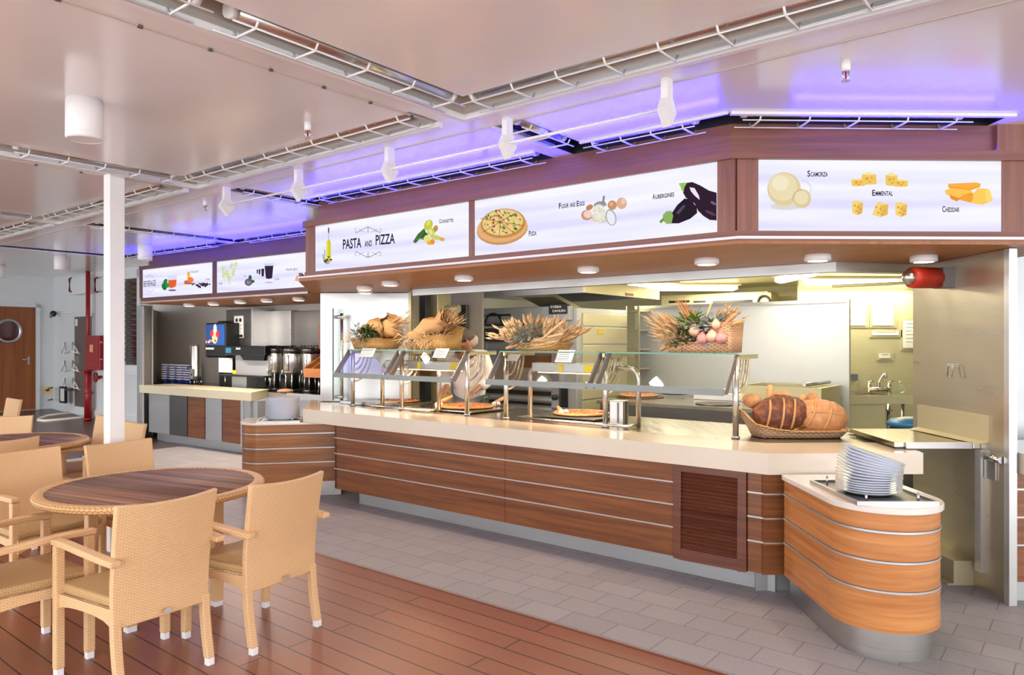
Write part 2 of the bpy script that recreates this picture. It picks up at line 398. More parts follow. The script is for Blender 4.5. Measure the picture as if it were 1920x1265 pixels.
# ================================================================== STRUCTURE
ZC = 2.88
A = [-1.187, -4.137, -7.03, -9.95, -12.9]
RX = 1.58
def wl(fr, pts): return [tuple(W(fr, a, b)[:2]) for a, b in pts]
Fp = W(FM, -.0738, -.404); eR = Vector((.9997, .026, 0)); nR = Vector((-.026, .9997, 0))
Qf = Vector((1.22, 4.08, 0)); Rb = Fp+eR*1.53; Rf = Rb-nR*.2
holes = []
ends = [RX]+[a-.2 for a in A[:-1]]
for a0, e in zip(A, ends):
    holes.append((wl(FM, [(a0, -6.5), (a0+.2, -6.5), (a0+.2, -1.741), (e, -1.741), (e, -1.511), (a0, -1.511)]), 'L'))
qa = FM.inverted() @ Qf
K1 = wl(FM, [(A[0], -1.25), (A[0]+.2, -1.25), (A[0]+.2, -.62)])+[tuple(Qf[:2]), tuple(Rf[:2]), tuple(Rb[:2]), tuple(Fp[:2])]+wl(FM, [(A[0], -.404)])
K2 = wl(FM, [(A[1], -1.25), (A[1]+.2, -1.25), (A[1]+.2, -.62), (-1.35, -.62), (-1.35, -.404), (A[1]+.2, -.404), (A[1]+.2, .35), (A[1], .35)])
K3 = wl(FM, [(A[2], -1.25), (A[2]+.2, -1.25), (A[2]+.2, .44), (-4.3, .50), (-4.3, .66), (A[2], .58)])
K4 = wl(FM, [(A[3], -1.25), (A[3]+.2, -1.25), (A[3]+.2, .30), (-7.25, .38), (-7.25, .56), (A[3], .44)])
for k in (K1, K2, K3, K4): holes.append((k, 'K'))
outer = wl(FM, [(-17, -7.5), (9, -7.5), (9, 7), (-17, 7)])
def tess(outer, holes):
    loops = [[Vector((p[0], p[1], 0)) for p in outer]]+[[Vector((p[0], p[1], 0)) for p in h] for h in holes]
    tr = tessellate_polygon(loops); flat = [p for l in loops for p in l]
    return flat, tr
flat, tr = tess(outer, [h for h, _ in holes])
cb = MB(); cb.add([(p.x, p.y, ZC) for p in flat], tr); cb.box(-17, 9, -7.5, 7, ZC+.14, ZC+.2, FM)
cb.open = True
ceiling = struct('ceiling', cb, 'ceil')
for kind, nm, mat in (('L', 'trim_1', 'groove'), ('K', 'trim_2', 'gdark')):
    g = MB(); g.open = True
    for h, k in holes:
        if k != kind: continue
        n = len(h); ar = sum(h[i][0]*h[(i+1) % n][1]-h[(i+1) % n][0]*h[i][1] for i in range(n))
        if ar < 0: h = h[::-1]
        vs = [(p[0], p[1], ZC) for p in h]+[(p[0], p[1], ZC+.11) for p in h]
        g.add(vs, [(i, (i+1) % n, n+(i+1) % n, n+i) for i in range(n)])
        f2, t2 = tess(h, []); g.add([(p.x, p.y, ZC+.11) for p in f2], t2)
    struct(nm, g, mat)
# white edging along the far sides of each channel
g = MB()
for a0, e in zip(A, ends):
    g.box(a0-.035, a0, -6.5, -1.511, ZC-.03, ZC+.02, FM); g.box(a0-.035, e, -1.511, -1.476, ZC-.03, ZC+.02, FM)
for a0 in A[:4]:
    g.box(a0-.015, a0, -1.25, -.62 if a0 == A[0] else .3, ZC-.012, ZC+.02, FM)
g.box(A[0]+.2, qa.x, -.64, -.62, ZC-.012, ZC+.02, FM); g.box(A[1]+.2, -1.35, -.64, -.62, ZC-.012, ZC+.02, FM)
TR = frame(Qf.x, Qf.y, 1, .026); g.box(0, 1.62, -.03, 0, ZC-.015, ZC+.02, TR)
struct('trim_3', g, 'white')
# seams between ceiling panels with little lugs
g = MB()
for a0 in A[:4]:
    g.box(a0-.245, a0-.235, -6.5, -1.47, ZC-.006, ZC+.01, FM)
g.box(-12, 1.6, -1.25, -1.24, ZC-.004, ZC+.01, FM)
struct('trim_4', g, 'groove')
g = MB()
for a0 in A[:2]:
    for k in range(14):
        g.box(a0-.246, a0-.234, -1.7-.3*k, -1.68-.3*k, ZC-.012, ZC, FM)
struct('trim_5', g, 'steel_d')

# ---- steel tubes in the channels, each with its wire guard
def channel_tube(p0, p1, side, label, width=.2, n=None, cap=True, r=.034):
    """p0,p1 in FM (a,b); side = unit (a,b) pointing to the far lip, tube near p0->p1 line centre"""
    a0 = Vector((p0[0], p0[1], 0)); a1 = Vector((p1[0], p1[1], 0)); L = (a1-a0).length; d = (a1-a0)/L
    s = Vector((side[0], side[1], 0))
    c = W(FM, *(a0+a1)[:2])/2 if False else FM @ ((a0+a1)/2)
    t = thing('steel_tube', label, 'pipe', (c.x, c.y, ZC), 0)
    mb = MB(); z = ZC+.045
    mb.tube([FM @ (a0+d*.03+Vector((0, 0, z))), FM @ (a1-d*.03+Vector((0, 0, z)))], r, 14)
    build('tube', mb, 'chrome', t)
    for q in (a0+d*.02, a1-d*.05): build('end_cap', MB().tube([FM @ (q+Vector((0, 0, z))), FM @ (q+d*.03+Vector((0, 0, z)))], r+.006, 14), 'white', t)
    mb = MB(); k = n or max(2, round(L/.3)); hw = width/2
    for i in range(k+1):
        q = a0+d*(L*(i+.35)/(k+.7))
        pts = [q-s*hw+Vector((0, 0, ZC-.002)), q-s*hw*.8+Vector((0, 0, ZC-.03)), q+s*hw*.8+d*.0+Vector((0, 0, ZC-.03)), q+s*hw+Vector((0, 0, ZC+.0))]
        mb.tube([FM @ x for x in pts], .0055, 6)
    for o_, zz in ((-.8, -.03), (.8, -.03)):
        mb.tube([FM @ (a0+s*hw*o_+Vector((0, 0, ZC+zz))), FM @ (a1+s*hw*o_+Vector((0, 0, ZC+zz)))], .004, 6)
    build('wire_guard', mb, 'white', t)
    return t
where = ['above the counter front, nearest the camera', 'above the white post and near table', 'over the aisle left of the white post', 'over the far left seating']
for i in range(4):
    a0, e = A[i], ends[i]; m = (a0+.12+e)/2
    if i == 0:
        channel_tube((a0+.16, -1.64), (e-.02, -1.64), (0, 1), 'long steel tube behind white wire guard running right from the central ceiling corner', .2)
        channel_tube((a0+.09, -1.68), (a0+.09, -3.02), (-1, 0), 'steel tube behind wire guard leading to the central ceiling corner from the left', .18)
        channel_tube((a0+.09, -3.10), (a0+.09, -6.3), (-1, 0), 'second steel tube at the top of the photo, before the gap in the ceiling channel', .18)
    else:
        channel_tube((a0+.16, -1.64), (e-.02, -1.64), (0, 1), 'guarded steel tube parallel to the counter, ' + where[i], .2)
        channel_tube((a0+.09, -1.72), (a0+.09, -2.85 if i == 1 else -3.0), (-1, 0), 'short guarded steel tube crossing ' + where[i], .18)
        channel_tube((a0+.09, -2.95 if i == 1 else -3.1), (a0+.09, -6.3), (-1, 0), 'long guarded steel tube crossing ' + where[i], .18)
channel_tube((A[0]+.1, -1.2), (A[0]+.1, -.66), (-1, 0), 'short dark tube with wire guard meeting the wood canopy right of its middle', .18)
channel_tube((A[0]+.2, -.51), (-.22, -.51), (0, 1), 'dark tube with wire guard in the slot along the canopy above the aubergine picture', .2)
channel_tube((A[1]+.1, -1.2), (A[1]+.1, .3), (-1, 0), 'tube with wire guard crossing blue-lit ceiling to the left end of the canopy', .18)
channel_tube((A[1]+.3, -.51), (-1.4, -.51), (0, 1), 'dark tube with wire guard in the slot above the pasta and pizza sign', .2)
channel_tube((A[2]+.1, -1.2), (A[2]+.1, .5), (-1, 0), 'tube with wire guard crossing the ceiling towards the beverage canopy', .18)
channel_tube((A[2]+.25, .53), (-4.6, .585), (0, 1), 'dark tube with wire guard in the slot above the right beverage sign', .15)
channel_tube((A[3]+.25, .38), (-7.4, .47), (0, 1), 'dark tube with wire guard in the slot above the left beverage sign', .13)
r0 = FM.inverted() @ (Qf+Vector((.08, .1, 0))); r1 = FM.inverted() @ (Rf+Vector((-.2, .1, 0)))
dd = (r1-r0).normalized()
channel_tube((r0.x, r0.y), (r1.x, r1.y), (-dd.y, dd.x), 'dark tube with slanting wire guard in the slot above the cheese sign', .18)

# ---- floors
M['tile'] = tiles('grey_floor_tile', (168, 166, 164), (159, 157, 155), (130, 128, 125), -THU, .30, .20, .0035, .55)
def deckmat():
    m = tiles('red_brown_deck_plank', (150, 94, 68), (140, 86, 61), (52, 26, 20), -THU, 2.4, .14, .0045, .35, .37)
    return m
M['deck'] = deckmat()
M['hall'] = plain('dark_brown_hall_floor', (92, 76, 70), .3, noise_amt=.05, nscale=40)
fl = MB(); fl.box(-9.3, 9, -1.17, 7, -.05, 0, FM); struct('floor', fl, 'tile')
dk = MB(); dk.box(-9.3, 9, -8, -1.17, -.05, .001, FM); struct('floor_2', dk, 'deck')
hf = MB()
for (a0, z0, a1, z1) in ((-9.3, 0, -10, 0), (-10, 0, -14.7, .26), (-14.7, .26, -17, .26)):
    hf.add([(a0, -8, z0), (a0, 7, z0), (a1, 7, z1), (a1, -8, z1), (a0, -8, -.05), (a0, 7, -.05), (a1, 7, -.05), (a1, -8, -.05)],
           [(0, 1, 2, 3), (4, 7, 6, 5), (0, 3, 7, 4), (1, 5, 6, 2), (2, 6, 7, 3), (0, 4, 5, 1)], FM)
struct('floor_3', hf, 'hall')
def hz(a): return 0 if a > -10 else .26*min(1, (-10-a)/4.7)
# beige curve inlaid in the hall floor
pts = []
for px, py in ((165, 783), (140, 785), (110, 788), (85, 790), (73, 789), (72, 786), (85, 781), (110, 777), (140, 775)):
    P = atz(px, py, .12)
    for _ in range(6):
        q = FM.inverted() @ P; P = atz(px, py, hz(q.x))
    pts.append(P+Vector((0, 0, .004)))
mb = MB(); mb.tube(pts, .035, 4); one('curved_inlay', mb, 'whitetop', 'beige curved line inlaid in the dark floor before the red pipe', 'floor marking')

# ---- walls on the left
K = W(FM, -14.7, 1.12)
wb_ = MB()
# back wall with window hole and recessed door
win = [onb(230, 521, FM, 1.12), onb(267, 687, FM, 1.12)]; wa0, wa1 = win[0].x, -10.98; wz1 = 2.69; wz0 = 1.18
wb_.box(-15, wa0, 1.12, 1.22, -.05, ZC, FM); wb_.box(wa0, wa1, 1.12, 1.22, -.05, wz0, FM); wb_.box(wa0, wa1, 1.12, 1.22, wz1, ZC, FM)
wb_.box(wa1, -10.7, 1.12, 1.22, -.05, ZC, FM)
wb_.box(-15, -10.85, 1.09, 1.12, .22, .34, FM)
struct('wall_back', wb_, 'wallw', .004)
wl_ = MB(); wl_.box(-14.8, -14.7, -8, 1.12, -.05, ZC, FM); struct('wall_left', wl_, 'wallw')
# corners beyond: opaque back/right walls of the ship interior
wr = MB(); wr.box(-11, 9, 6.9, 7, -.05, ZC, FM); struct('wall_rear', wr, 'kitwall')
# door 1: veneer door with porthole on the left wall (plane a=-14.7); local y points into the room
FD = frame(K.x, K.y, -.6239, -.7815)
def ring(c, r, w_, t, seg=32, T=None, mb=None, sx=1):
    mb = mb or MB(); vs = []
    for k in range(seg):
        a = 2*PI*k/seg
        for rr, yy in ((r-w_, 0), (r-w_, t), (r, t), (r, 0)): vs.append((c[0]+sx*rr*math.cos(a), c[1]+yy, c[2]+rr*math.sin(a)))
    fs = [(k*4+j, ((k+1) % seg)*4+j, ((k+1) % seg)*4+(j+1) % 4, k*4+(j+1) % 4) for k in range(seg) for j in range(4)]
    return mb.add(vs, fs, T, 0, True)
def disc(c, r, t, T, seg=28, mb=None, mi=0, rz=None):
    """upright disc in the local x/z plane, from y=c.y to c.y+t"""
    mb = mb or MB(); rz = rz or r; vs = []
    for yy in (0, t):
        for k in range(seg):
            a = 2*PI*k/seg; vs.append((c[0]+r*math.cos(a), c[1]+yy, c[2]+rz*math.sin(a)))
    fs = [tuple(range(seg)), tuple(range(seg, 2*seg))[::-1]]+[(k, (k+1) % seg, seg+(k+1) % seg, seg+k) for k in range(seg)]
    return mb.add(vs, fs, T, mi)
d1 = struct('door_1', MB().box(.33, 1.27, .0, .035, .27, 2.27, FD), 'wooddoor', .004)
fr_ = MB(); fr_.box(.26, .33, 0, .06, .26, 2.34, FD); fr_.box(1.27, 1.34, 0, .06, .26, 2.34, FD); fr_.box(.26, 1.34, 0, .06, 2.27, 2.34, FD)
build('door_frame', fr_, 'wallw', d1)
build('porthole_frame', ring((.80, .035, 1.80), .235, .05, .03, T=FD), 'steel', d1)
M['portglass'] = plain('dark_red_porthole_glass', (86, 44, 42), .08, coat=.5)
build('porthole_glass', disc((.80, .036, 1.80), .19, .01, FD), 'portglass', d1)
h = MB(); h.box(.44, .47, .035, .06, 1.15, 1.30, FD); h.tube([FD @ Vector((.455, .06, 1.25)), FD @ Vector((.455, .09, 1.25)), FD @ Vector((.57, .09, 1.25))], .01)
build('door_handle', h, 'steel', d1)
sp = struct('trim_6', MB().box(0, 4, 0, .02, .26, .31, FD), 'wallw')

def wbox(px0, py0, px1, py1, b, t, fr=FM, mb=None, mi=0):
    """box on an upright plane of a frame, its front face at depth b covering the given outline"""
    p = onb(px0, py0, fr, b); q = onb(px1, py1, fr, b)
    mb = mb or MB(); return mb.box(min(p.x, q.x), max(p.x, q.x), b, b+t, min(p.z, q.z), max(p.z, q.z), fr, mi)
BW = 1.12
d2 = struct('door_2', wbox(139.5, 594, 171, 765, BW-.03, .03), 'doorgrey', .006)
fr_ = MB()
p = onb(139.5, 594, FM, BW-.03); q = onb(171, 765, FM, BW-.03)
for x0, x1, z0, z1 in ((p.x-.05, p.x, q.z-.05, p.z+.05), (q.x, q.x+.05, q.z-.05, p.z+.05), (p.x-.05, q.x+.05, p.z, p.z+.05), (p.x-.05, q.x+.05, q.z-.05, q.z)):
    fr_.box(x0, x1, BW-.02, BW, z0, z1, FM)
build('door_frame', fr_, 'wallw', d2)
build('door_handle', wbox(139.5, 667, 143, 693, BW-.06, .03), 'steel', d2)
build('door_plate', wbox(141, 598, 145, 611, BW-.035, .006), 'paper', d2)
# window 1 with louvre blades
w1 = struct('window_1', wbox(230, 521, 267, 687, BW+.06, .01), plain('louvre_window_glass', (78, 66, 60), .12, coat=.4))
f_ = MB(); z0, z1 = wz0, wz1
for x0, x1, a_, b_ in ((wa0-.1, wa0+.02, z0-.08, z1+.12), (wa1-.02, wa1+.08, z0-.08, z1+.12), (wa0-.1, wa1+.08, z1-.02, z1+.12), (wa0-.1, wa1+.08, z0-.08, z0+.02)):
    f_.box(x0, x1, BW-.04, BW+.06, a_, b_, FM)
build('window_frame', f_, 'wallw', w1, bevel=.01)
build('window_sill', MB().box(wa0-.12, wa1+.1, BW-.08, BW, z0-.14, z0-.08, FM), 'wallw', w1)
M['louvreg'] = glass('louvre_glass', (.8, .78, .76))
for i in range(15):
    z = z0+.06+i*(z1-z0-.1)/15
    build('louvre_blade', MB().add([(wa0+.02, BW+.0, z+.07), (wa1-.02, BW+.0, z+.07), (wa1-.02, BW+.04, z), (wa0+.02, BW+.04, z), (wa0+.02, BW+.006, z+.075), (wa1-.02, BW+.006, z+.075), (wa1-.02, BW+.046, z+.005), (wa0+.02, BW+.046, z+.005)],
        [(0, 1, 2, 3), (7, 6, 5, 4), (0, 4, 5, 1), (3, 2, 6, 7), (0, 3, 7, 4), (1, 5, 6, 2)], FM), 'louvreg', w1)

# things on the back wall
pp = onb(165, 640, FM, BW-.12)
t = thing('standpipe', 'red fire main pipe running floor to ceiling beside the brown-grey door', 'pipe', W(FM, pp.x, pp.y, hz(pp.x)))
zf = hz(pp.x); zj = onb(165, 696, FM, BW-.12).z
build('pipe', MB().tube([W(FM, pp.x, pp.y, zj-.1), W(FM, pp.x, pp.y, ZC)], .036, 12), 'red', t)
build('lower_pipe', MB().tube([W(FM, pp.x, pp.y, zf), W(FM, pp.x, pp.y, zj)], .062, 14), 'red', t)
mb = MB(); 
for z in (zf+.02, zf+.5, zj): mb.tube([W(FM, pp.x, pp.y, z), W(FM, pp.x, pp.y, z+.03)], .085, 16)
build('flange', mb, 'red', t)
v = onb(178, 707, FM, BW-.2)
mb = MB(); T = FM @ Matrix.Translation((v.x, v.y, v.z)); ring((0, 0, 0), .09, .02, .02, T=T, mb=mb)
for k in range(5):
    a = 2*PI*k/5; mb.tube([T @ Vector((0, .01, 0)), T @ Vector((.08*math.cos(a), .01, .08*math.sin(a)))], .008, 6)
mb.tube([T @ Vector((0, 0, 0)), T @ Vector((0, .1, 0)), T @ Vector((-.1, .1, -.02))], .03, 10)
build('valve_wheel', mb, 'red', t)
t = thing('hose_cabinet', 'red fire hose cabinet mounted on the red pipe, with a small pale label', 'cabinet', W(FM, pp.x, BW-.3, onb(165, 694, FM, BW-.26).z))
build('cabinet_body', wbox(160, 629, 186, 694, BW-.28, .25), 'red', t, bevel=.01)
build('cabinet_door', wbox(164, 634, 182, 689, BW-.295, .02), 'red', t, bevel=.008)
build('door_label', wbox(168, 646, 174, 660, BW-.3, .006), plain('pale_orange_label', (222, 170, 130), .5), t)
mb = wbox(186, 640, 190, 643, BW-.27, .02); wbox(186, 672, 190, 675, BW-.27, .02, mb=mb); build('hinge', mb, 'steel', t)
t = thing('locker', 'small white wall cabinet high up on the wall under the ceiling, red handle each side', 'cabinet', W(FM, onb(146, 550, FM, BW).x, BW, onb(146, 550, FM, BW).z))
build('locker_body', wbox(134, 519, 160, 550, BW-.15, .15), 'wallw', t, bevel=.01)
for px in (129, 177):
    c = onb(px, 534, FM, BW-.1); mb = MB()
    mb.tube([W(FM, c.x+.08, BW-.08, c.z+.13), W(FM, c.x-.02, BW-.08, c.z+.12), W(FM, c.x-.02, BW-.08, c.z-.12), W(FM, c.x+.08, BW-.08, c.z-.13)], .02, 8)
    build('handle', mb, 'red', t)
mb = MB(); c = onb(102, 588, FM, BW-.1); e = onb(136, 589, FM, BW-.02)
t = thing('security_camera', 'small dark camera at the room corner with a white conduit', 'camera', W(FM, c.x, BW-.1, c.z-.08))
build('camera_head', MB().ell(W(FM, c.x, BW-.12, c.z), (.06, .06, .06)), 'black', t)
build('lens', MB().ell(W(FM, c.x+.03, BW-.17, c.z-.05), (.03, .03, .035)), 'grey', t)
build('conduit', MB().tube([W(FM, c.x, BW-.04, c.z+.02), W(FM, e.x, BW-.02, c.z+.02)], .022, 8), 'white', t)
for r_, (py, word) in enumerate(((652, 'top'), (686, 'middle'), (719, 'bottom'))):
    for s_, (px, wd) in enumerate(((126, 'left'), (145, 'right'))):
        c = onb(px, py, FM, BW-.04); d = 1 if s_ == 0 else -1; mb = MB()
        mb.tube([W(FM, c.x-.17*d, BW-.08, c.z-.1), W(FM, c.x+.05*d, BW-.10, c.z+.1), W(FM, c.x+.10*d, BW-.10, c.z-.06), W(FM, c.x-.12*d, BW-.03, c.z-.11)], .014, 6)
        one('bent_bracket', mb, 'white', 'white bent wall bracket, %s row, %s one of its pair by the brown-grey door' % (word, wd), 'bracket', 'white wall brackets')
t = thing('switch_box', 'low white equipment box with dark frame and levers on the wall corner', 'switch box', W(FM, onb(110, 757, FM, BW).x, BW, onb(110, 757, FM, BW).z))
build('box', wbox(99, 725, 113, 752, BW-.12, .12), 'wallw', t, bevel=.008)
mb = MB(); [wbox(103, 728+i*4, 110, 729.5+i*4, BW-.13, .012, mb=mb) for i in range(6)]; build('vent_slots', mb, 'steel_d', t)
mb = wbox(111, 724, 121, 756, BW-.17, .05); build('frame', mb, 'black', t)
build('frame_panel', wbox(113, 728, 119.5, 752, BW-.18, .02), 'wallw', t)
for py in (728, 750):
    c = onb(90, py, FM, BW-.1); e = onb(99, py-2, FM, BW-.1); build('lever', MB().tube([W(FM, c.x, BW-.1, c.z), W(FM, e.x, BW-.08, e.z)], .012, 6), 'black', t)
build('clamp', wbox(121, 727, 131, 733, BW-.16, .06), 'steel_d', t)
# yellow notice with red mark on the left wall next to the veneer door
c = onb(82, 733, FM, BW-.02)
t = thing('notice_plate', 'pale yellow plate with a red mark, low on the wall beside the veneer door', 'sign', (FD @ Vector((.12, .01, .55))))
build('plate', MB().box(.03, .2, .002, .012, .55, .70, FD), plain('pale_yellow_plate', (226, 216, 150), .5), t)
build('red_mark', MB().add([(.06, .014, .63), (.11, .014, .66), (.17, .014, .63), (.11, .014, .60)], [(0, 1, 2, 3)], FD), 'red', t)
# ================================================================== SERVING COUNTER
ZT, ZB = .90, .767
def off2(pts, d):
    """offset an open polyline to its left by d (pts in world xy)"""
    out = []
    for i, p in enumerate(pts):
        p = Vector(p[:2]); a = (Vector(pts[i][:2])-Vector(pts[i-1][:2])).normalized() if i else None
        b = (Vector(pts[i+1][:2])-p).normalized() if i < len(pts)-1 else None
        a = a or b; b = b or a
        n1 = Vector((-a.y, a.x)); n2 = Vector((-b.y, b.x)); m = (n1+n2).normalized()
        out.append(tuple(p+m*(d/max(.3, m.dot(n1)))))
    return out
Cc = W(FM, 0, 0); Re = W(FR, .985, 0)
SLp = Vector(SL[:2]); SLb = SLp+Vector((-.2, .98))*1.2
front = [tuple(SLb), tuple(SLp), tuple(Cc[:2]), tuple(Re[:2])]
inner = off2(front, .47); inner[-1] = (2.69, 5.055); inner[0] = (SLb.x+.46, SLb.y-.1)
ctr = thing('serving_counter', 'long pizza serving counter with cream top, teak front and steel strips', 'counter', (Cc.x, Cc.y, 0))
mb = MB(); 
for i in range(3):
    mb.prism([front[i], front[i+1], inner[i+1], inner[i]], ZB, ZT)
build('countertop', mb, 'slate', ctr)
# steel worktop behind the cream slab
back = [(W(FM, -5.0, 1.5)[0], W(FM, -5.0, 1.5)[1]), tuple(W(FM, .25, 1.5)[:2]), (2.52, 5.5)]
poly = [inner[0], inner[1], inner[2], inner[3], back[2], back[1], back[0]]
build('steel_worktop', MB().prism(poly, ZT-.04, ZT-.002), 'steel_top', ctr)
build('underframe', MB().prism([tuple(W(FM, *p)[:2]) for p in ((-4.2, .14), (0.05, .14), (.25, 1.4), (-4.3, 1.4))], .12, ZT-.042), 'steel_m', ctr)
# teak front: bands between the three strips
aL = -4.337; lv0 = onb(1263, 950, FM, .03).x; lv1 = onb(1402, 950, FM, .03).x
zs = [.132, .332, .486, .640, ZB]
seam = onb(947, 900, FM, .03).x
pf = [tuple(W(FM, aL, .35)[:2]), tuple(W(FM, aL, .03)[:2])]
for (a0, a1) in ((aL, seam-.002), (seam+.002, lv0), (lv1, -.01)):
    mb = MB()
    for z0, z1 in zip(zs[:-1], zs[1:]): mb.box(a0, a1, .03, .07, z0+(.004 if z0 > .2 else 0), z1-.004, FM)
    if a1 == -.01:
        for z0, z1 in zip(zs[:-1], zs[1:]): mb.box(-.02, .145, .03, .07, z0+(.004 if z0 > .2 else 0), z1-.004, FR)
    build('front_panel', mb, 'woodp', ctr)
mb = MB(); mb.box(aL, lv0, .07, .13, .14, ZB, FM); mb.box(lv1, .0, .07, .13, .14, ZB, FM); mb.box(-.02, .8, .07, .13, .14, ZB, FR)
mb.box(aL, aL+.03, .03, .45, .132, ZB, FM)
build('side_panel', mb, 'woodp', ctr)
for z in zs[1:4]:
    mb = MB(); mb.box(aL-.004, lv0, .022, .05, z-.0045, z+.0045, FM); mb.box(lv1, -.008, .022, .05, z-.0045, z+.0045, FM); mb.box(-.012, .145, .022, .05, z-.0045, z+.0045, FR)
    mb.box(aL-.006, aL+.01, .022, .45, z-.0045, z+.0045, FM)
    build('trim_strip', mb, 'alu', ctr)
mb = MB(); mb.box(aL+.25, .0, .13, .145, 0, .14, FM); mb.box(-.03, .9, .13, .145, 0, .14, FR); mb.box(aL+.25, aL+.265, .13, .6, 0, .14, FM)
build('kick_plate', mb, 'steel_m', ctr)
# louvred service door
lt = onb(1263, 878, FM, .02).z; zl0 = onb(1402, 1060, FM, .02).z
dr = build('louvred_door', MB().box(lv0+.004, lv0+.06, .012, .05, .125, ZB-.003, FM).box(lv1-.06, lv1-.004, .012, .05, .125, ZB-.003, FM)
           .box(lv0+.06, lv1-.06, .012, .05, ZB-.05, ZB-.003, FM).box(lv0+.06, lv1-.06, .012, .05, .125, .20, FM), 'woodlv', ctr, bevel=.004, label='dark teak louvred door in the counter front')
nsl = 21
for i in range(nsl):
    z = .20+(ZB-.25)*i/nsl; h_ = (ZB-.25)/nsl
    mb = MB(); mb.add([(lv0+.06, .016, z+.002), (lv1-.06, .016, z+.002), (lv1-.06, .050, z+h_+.002), (lv0+.06, .050, z+h_+.002), (lv0+.06, .024, z-.004), (lv1-.06, .024, z-.004), (lv1-.06, .056, z+h_-.006), (lv0+.06, .056, z+h_-.006)],
        [(3, 2, 1, 0), (4, 5, 6, 7), (0, 1, 5, 4), (2, 3, 7, 6), (0, 4, 7, 3), (1, 2, 6, 5)], FM)
    build('louvre_slat', mb, 'woodlv', dr)

# ---- plate stations at both ends
def rounded(x0, x1, yb, yf, r, n=14, rl=True, rr=True):
    """plan outline: open U from back-left, round the front, to back-right (front = yf, smaller)"""
    pts = [(x0, yb)]
    if rl: pts += [(x0+r-r*math.cos(t), yf+r-r*math.sin(t)) for t in [PI/2*i/n for i in range(n+1)]]
    else: pts.append((x0, yf))
    if rr: pts += [(x1-r+r*math.sin(t), yf+r-r*math.cos(t)) for t in [PI/2*i/n for i in range(n+1)]]
    else: pts.append((x1, yf))
    return pts+[(x1, yb)]
def sweep_band(pts, z0, z1, t, T):
    inn = off2(pts, t); mb = MB(); n = len(pts)
    vs = [(p[0], p[1], z0) for p in pts]+[(p[0], p[1], z1) for p in pts]+[(p[0], p[1], z0) for p in inn]+[(p[0], p[1], z1) for p in inn]
    fs = []
    for i in range(n-1): fs += [(i, i+1, n+i+1, n+i), (2*n+i+1, 2*n+i, 3*n+i, 3*n+i+1), (n+i, n+i+1, 3*n+i+1, 3*n+i), (i+1, i, 2*n+i, 2*n+i+1)]
    fs += [(0, n, 3*n, 2*n), (n-1, 3*n-1, 4*n-1, 2*n-1)]
    return mb.add(vs, fs, T, 0, False)
def station(T, x0, x1, yb, yf, r, label, wd, rl=True, rr=True, zt=.776):
    c = T @ Vector(((x0+x1)/2, (yb+yf)/2, 0)); t = thing('plate_station', label, 'counter', (c.x, c.y, 0))
    o = rounded(x0, x1, yb, yf, r, rl=rl, rr=rr)
    for z0, z1 in zip([.150, .352, .500, .650], [.352, .500, .650, .742]):
        mb = sweep_band(o, z0+(.008 if z0 > .2 else 0), z1-.008 if z1 < .74 else z1, .03, T); mb.sm = [True]*len(mb.sm)
        ob = build('curved_panel', mb, wd, t); ob.data.set_sharp_from_angle(angle=R(30))
    for z in (.352, .500, .650):
        mb = sweep_band(off2(o, .004), z-.010, z+.010, .02, T); build('strip_recess', mb, 'black', t)
        mb = sweep_band(off2(o, -.004), z-.0055, z+.0055, .02, T); mb.sm = [True]*len(mb.sm)
        ob = build('trim_strip', mb, 'alu', t); ob.data.set_sharp_from_angle(angle=R(30))
    mb = sweep_band(off2(o, .035), 0, .152, .02, T); mb.sm = [True]*len(mb.sm)
    ob = build('kick_plate', mb, 'steel', t); ob.data.set_sharp_from_angle(angle=R(30))
    top = off2(o, -.018)
    build('station_top', MB().prism(top, .742, zt, T), 'whitetop', t, bevel=.006)
    return t
I4 = Matrix.Identity(4)
station(I4, 1.69, 2.235, 4.52, 3.60, .27, 'rounded teak plate station at the near right end of the counter', 'woods')
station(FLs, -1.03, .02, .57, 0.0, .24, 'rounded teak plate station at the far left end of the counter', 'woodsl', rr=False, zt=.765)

def plate_mb(r, h=.022, sq=0):
    mb = MB(); mb.lathe([(r*.55, 0), (r*.62, 0), (r*.7, .006), (r, h), (r, h+.004), (r*.68, .011), (r*.2, .007), (0.0001, .007)], seg=40); return mb
plate0 = None
def stack(center, n, r, tilt_dir, gr, lab, step=.0125, start_tilt=8, tmax=16):
    global plate0
    p = Vector(center); up = Vector((0, 0, 1)); 
    first = None
    for k in range(n):
        t = R(tmax)*max(0, (k-start_tilt)/max(1, (n-1-start_tilt)))
        ax = Vector((-tilt_dir[1], tilt_dir[0], 0)).normalized()
        T = Matrix.Translation(p) @ Matrix.Rotation(t, 4, ax) @ Matrix.Rotation(random.random()*6, 4, 'Z') @ Matrix.Scale(r, 4)
        l = lab
        if k == 0: l = lab[0] % 'lowest plate'
        elif k == n-1: l = lab[0] % 'topmost plate'
        else: l = lab[1]
        if plate0 is None:
            plate0 = build('plate', plate_mb(1, .13), 'dish'); plate0['category'] = 'plate'; plate0['label'] = l; plate0['group'] = gr; plate0.matrix_basis = T
        else:
            dup(plate0, label=l, group=gr, T=T)
        p = p + (Matrix.Rotation(t, 3, ax) @ Vector((0, 0, step)))+Vector((random.uniform(-.002, .002), random.uniform(-.002, .002), 0))
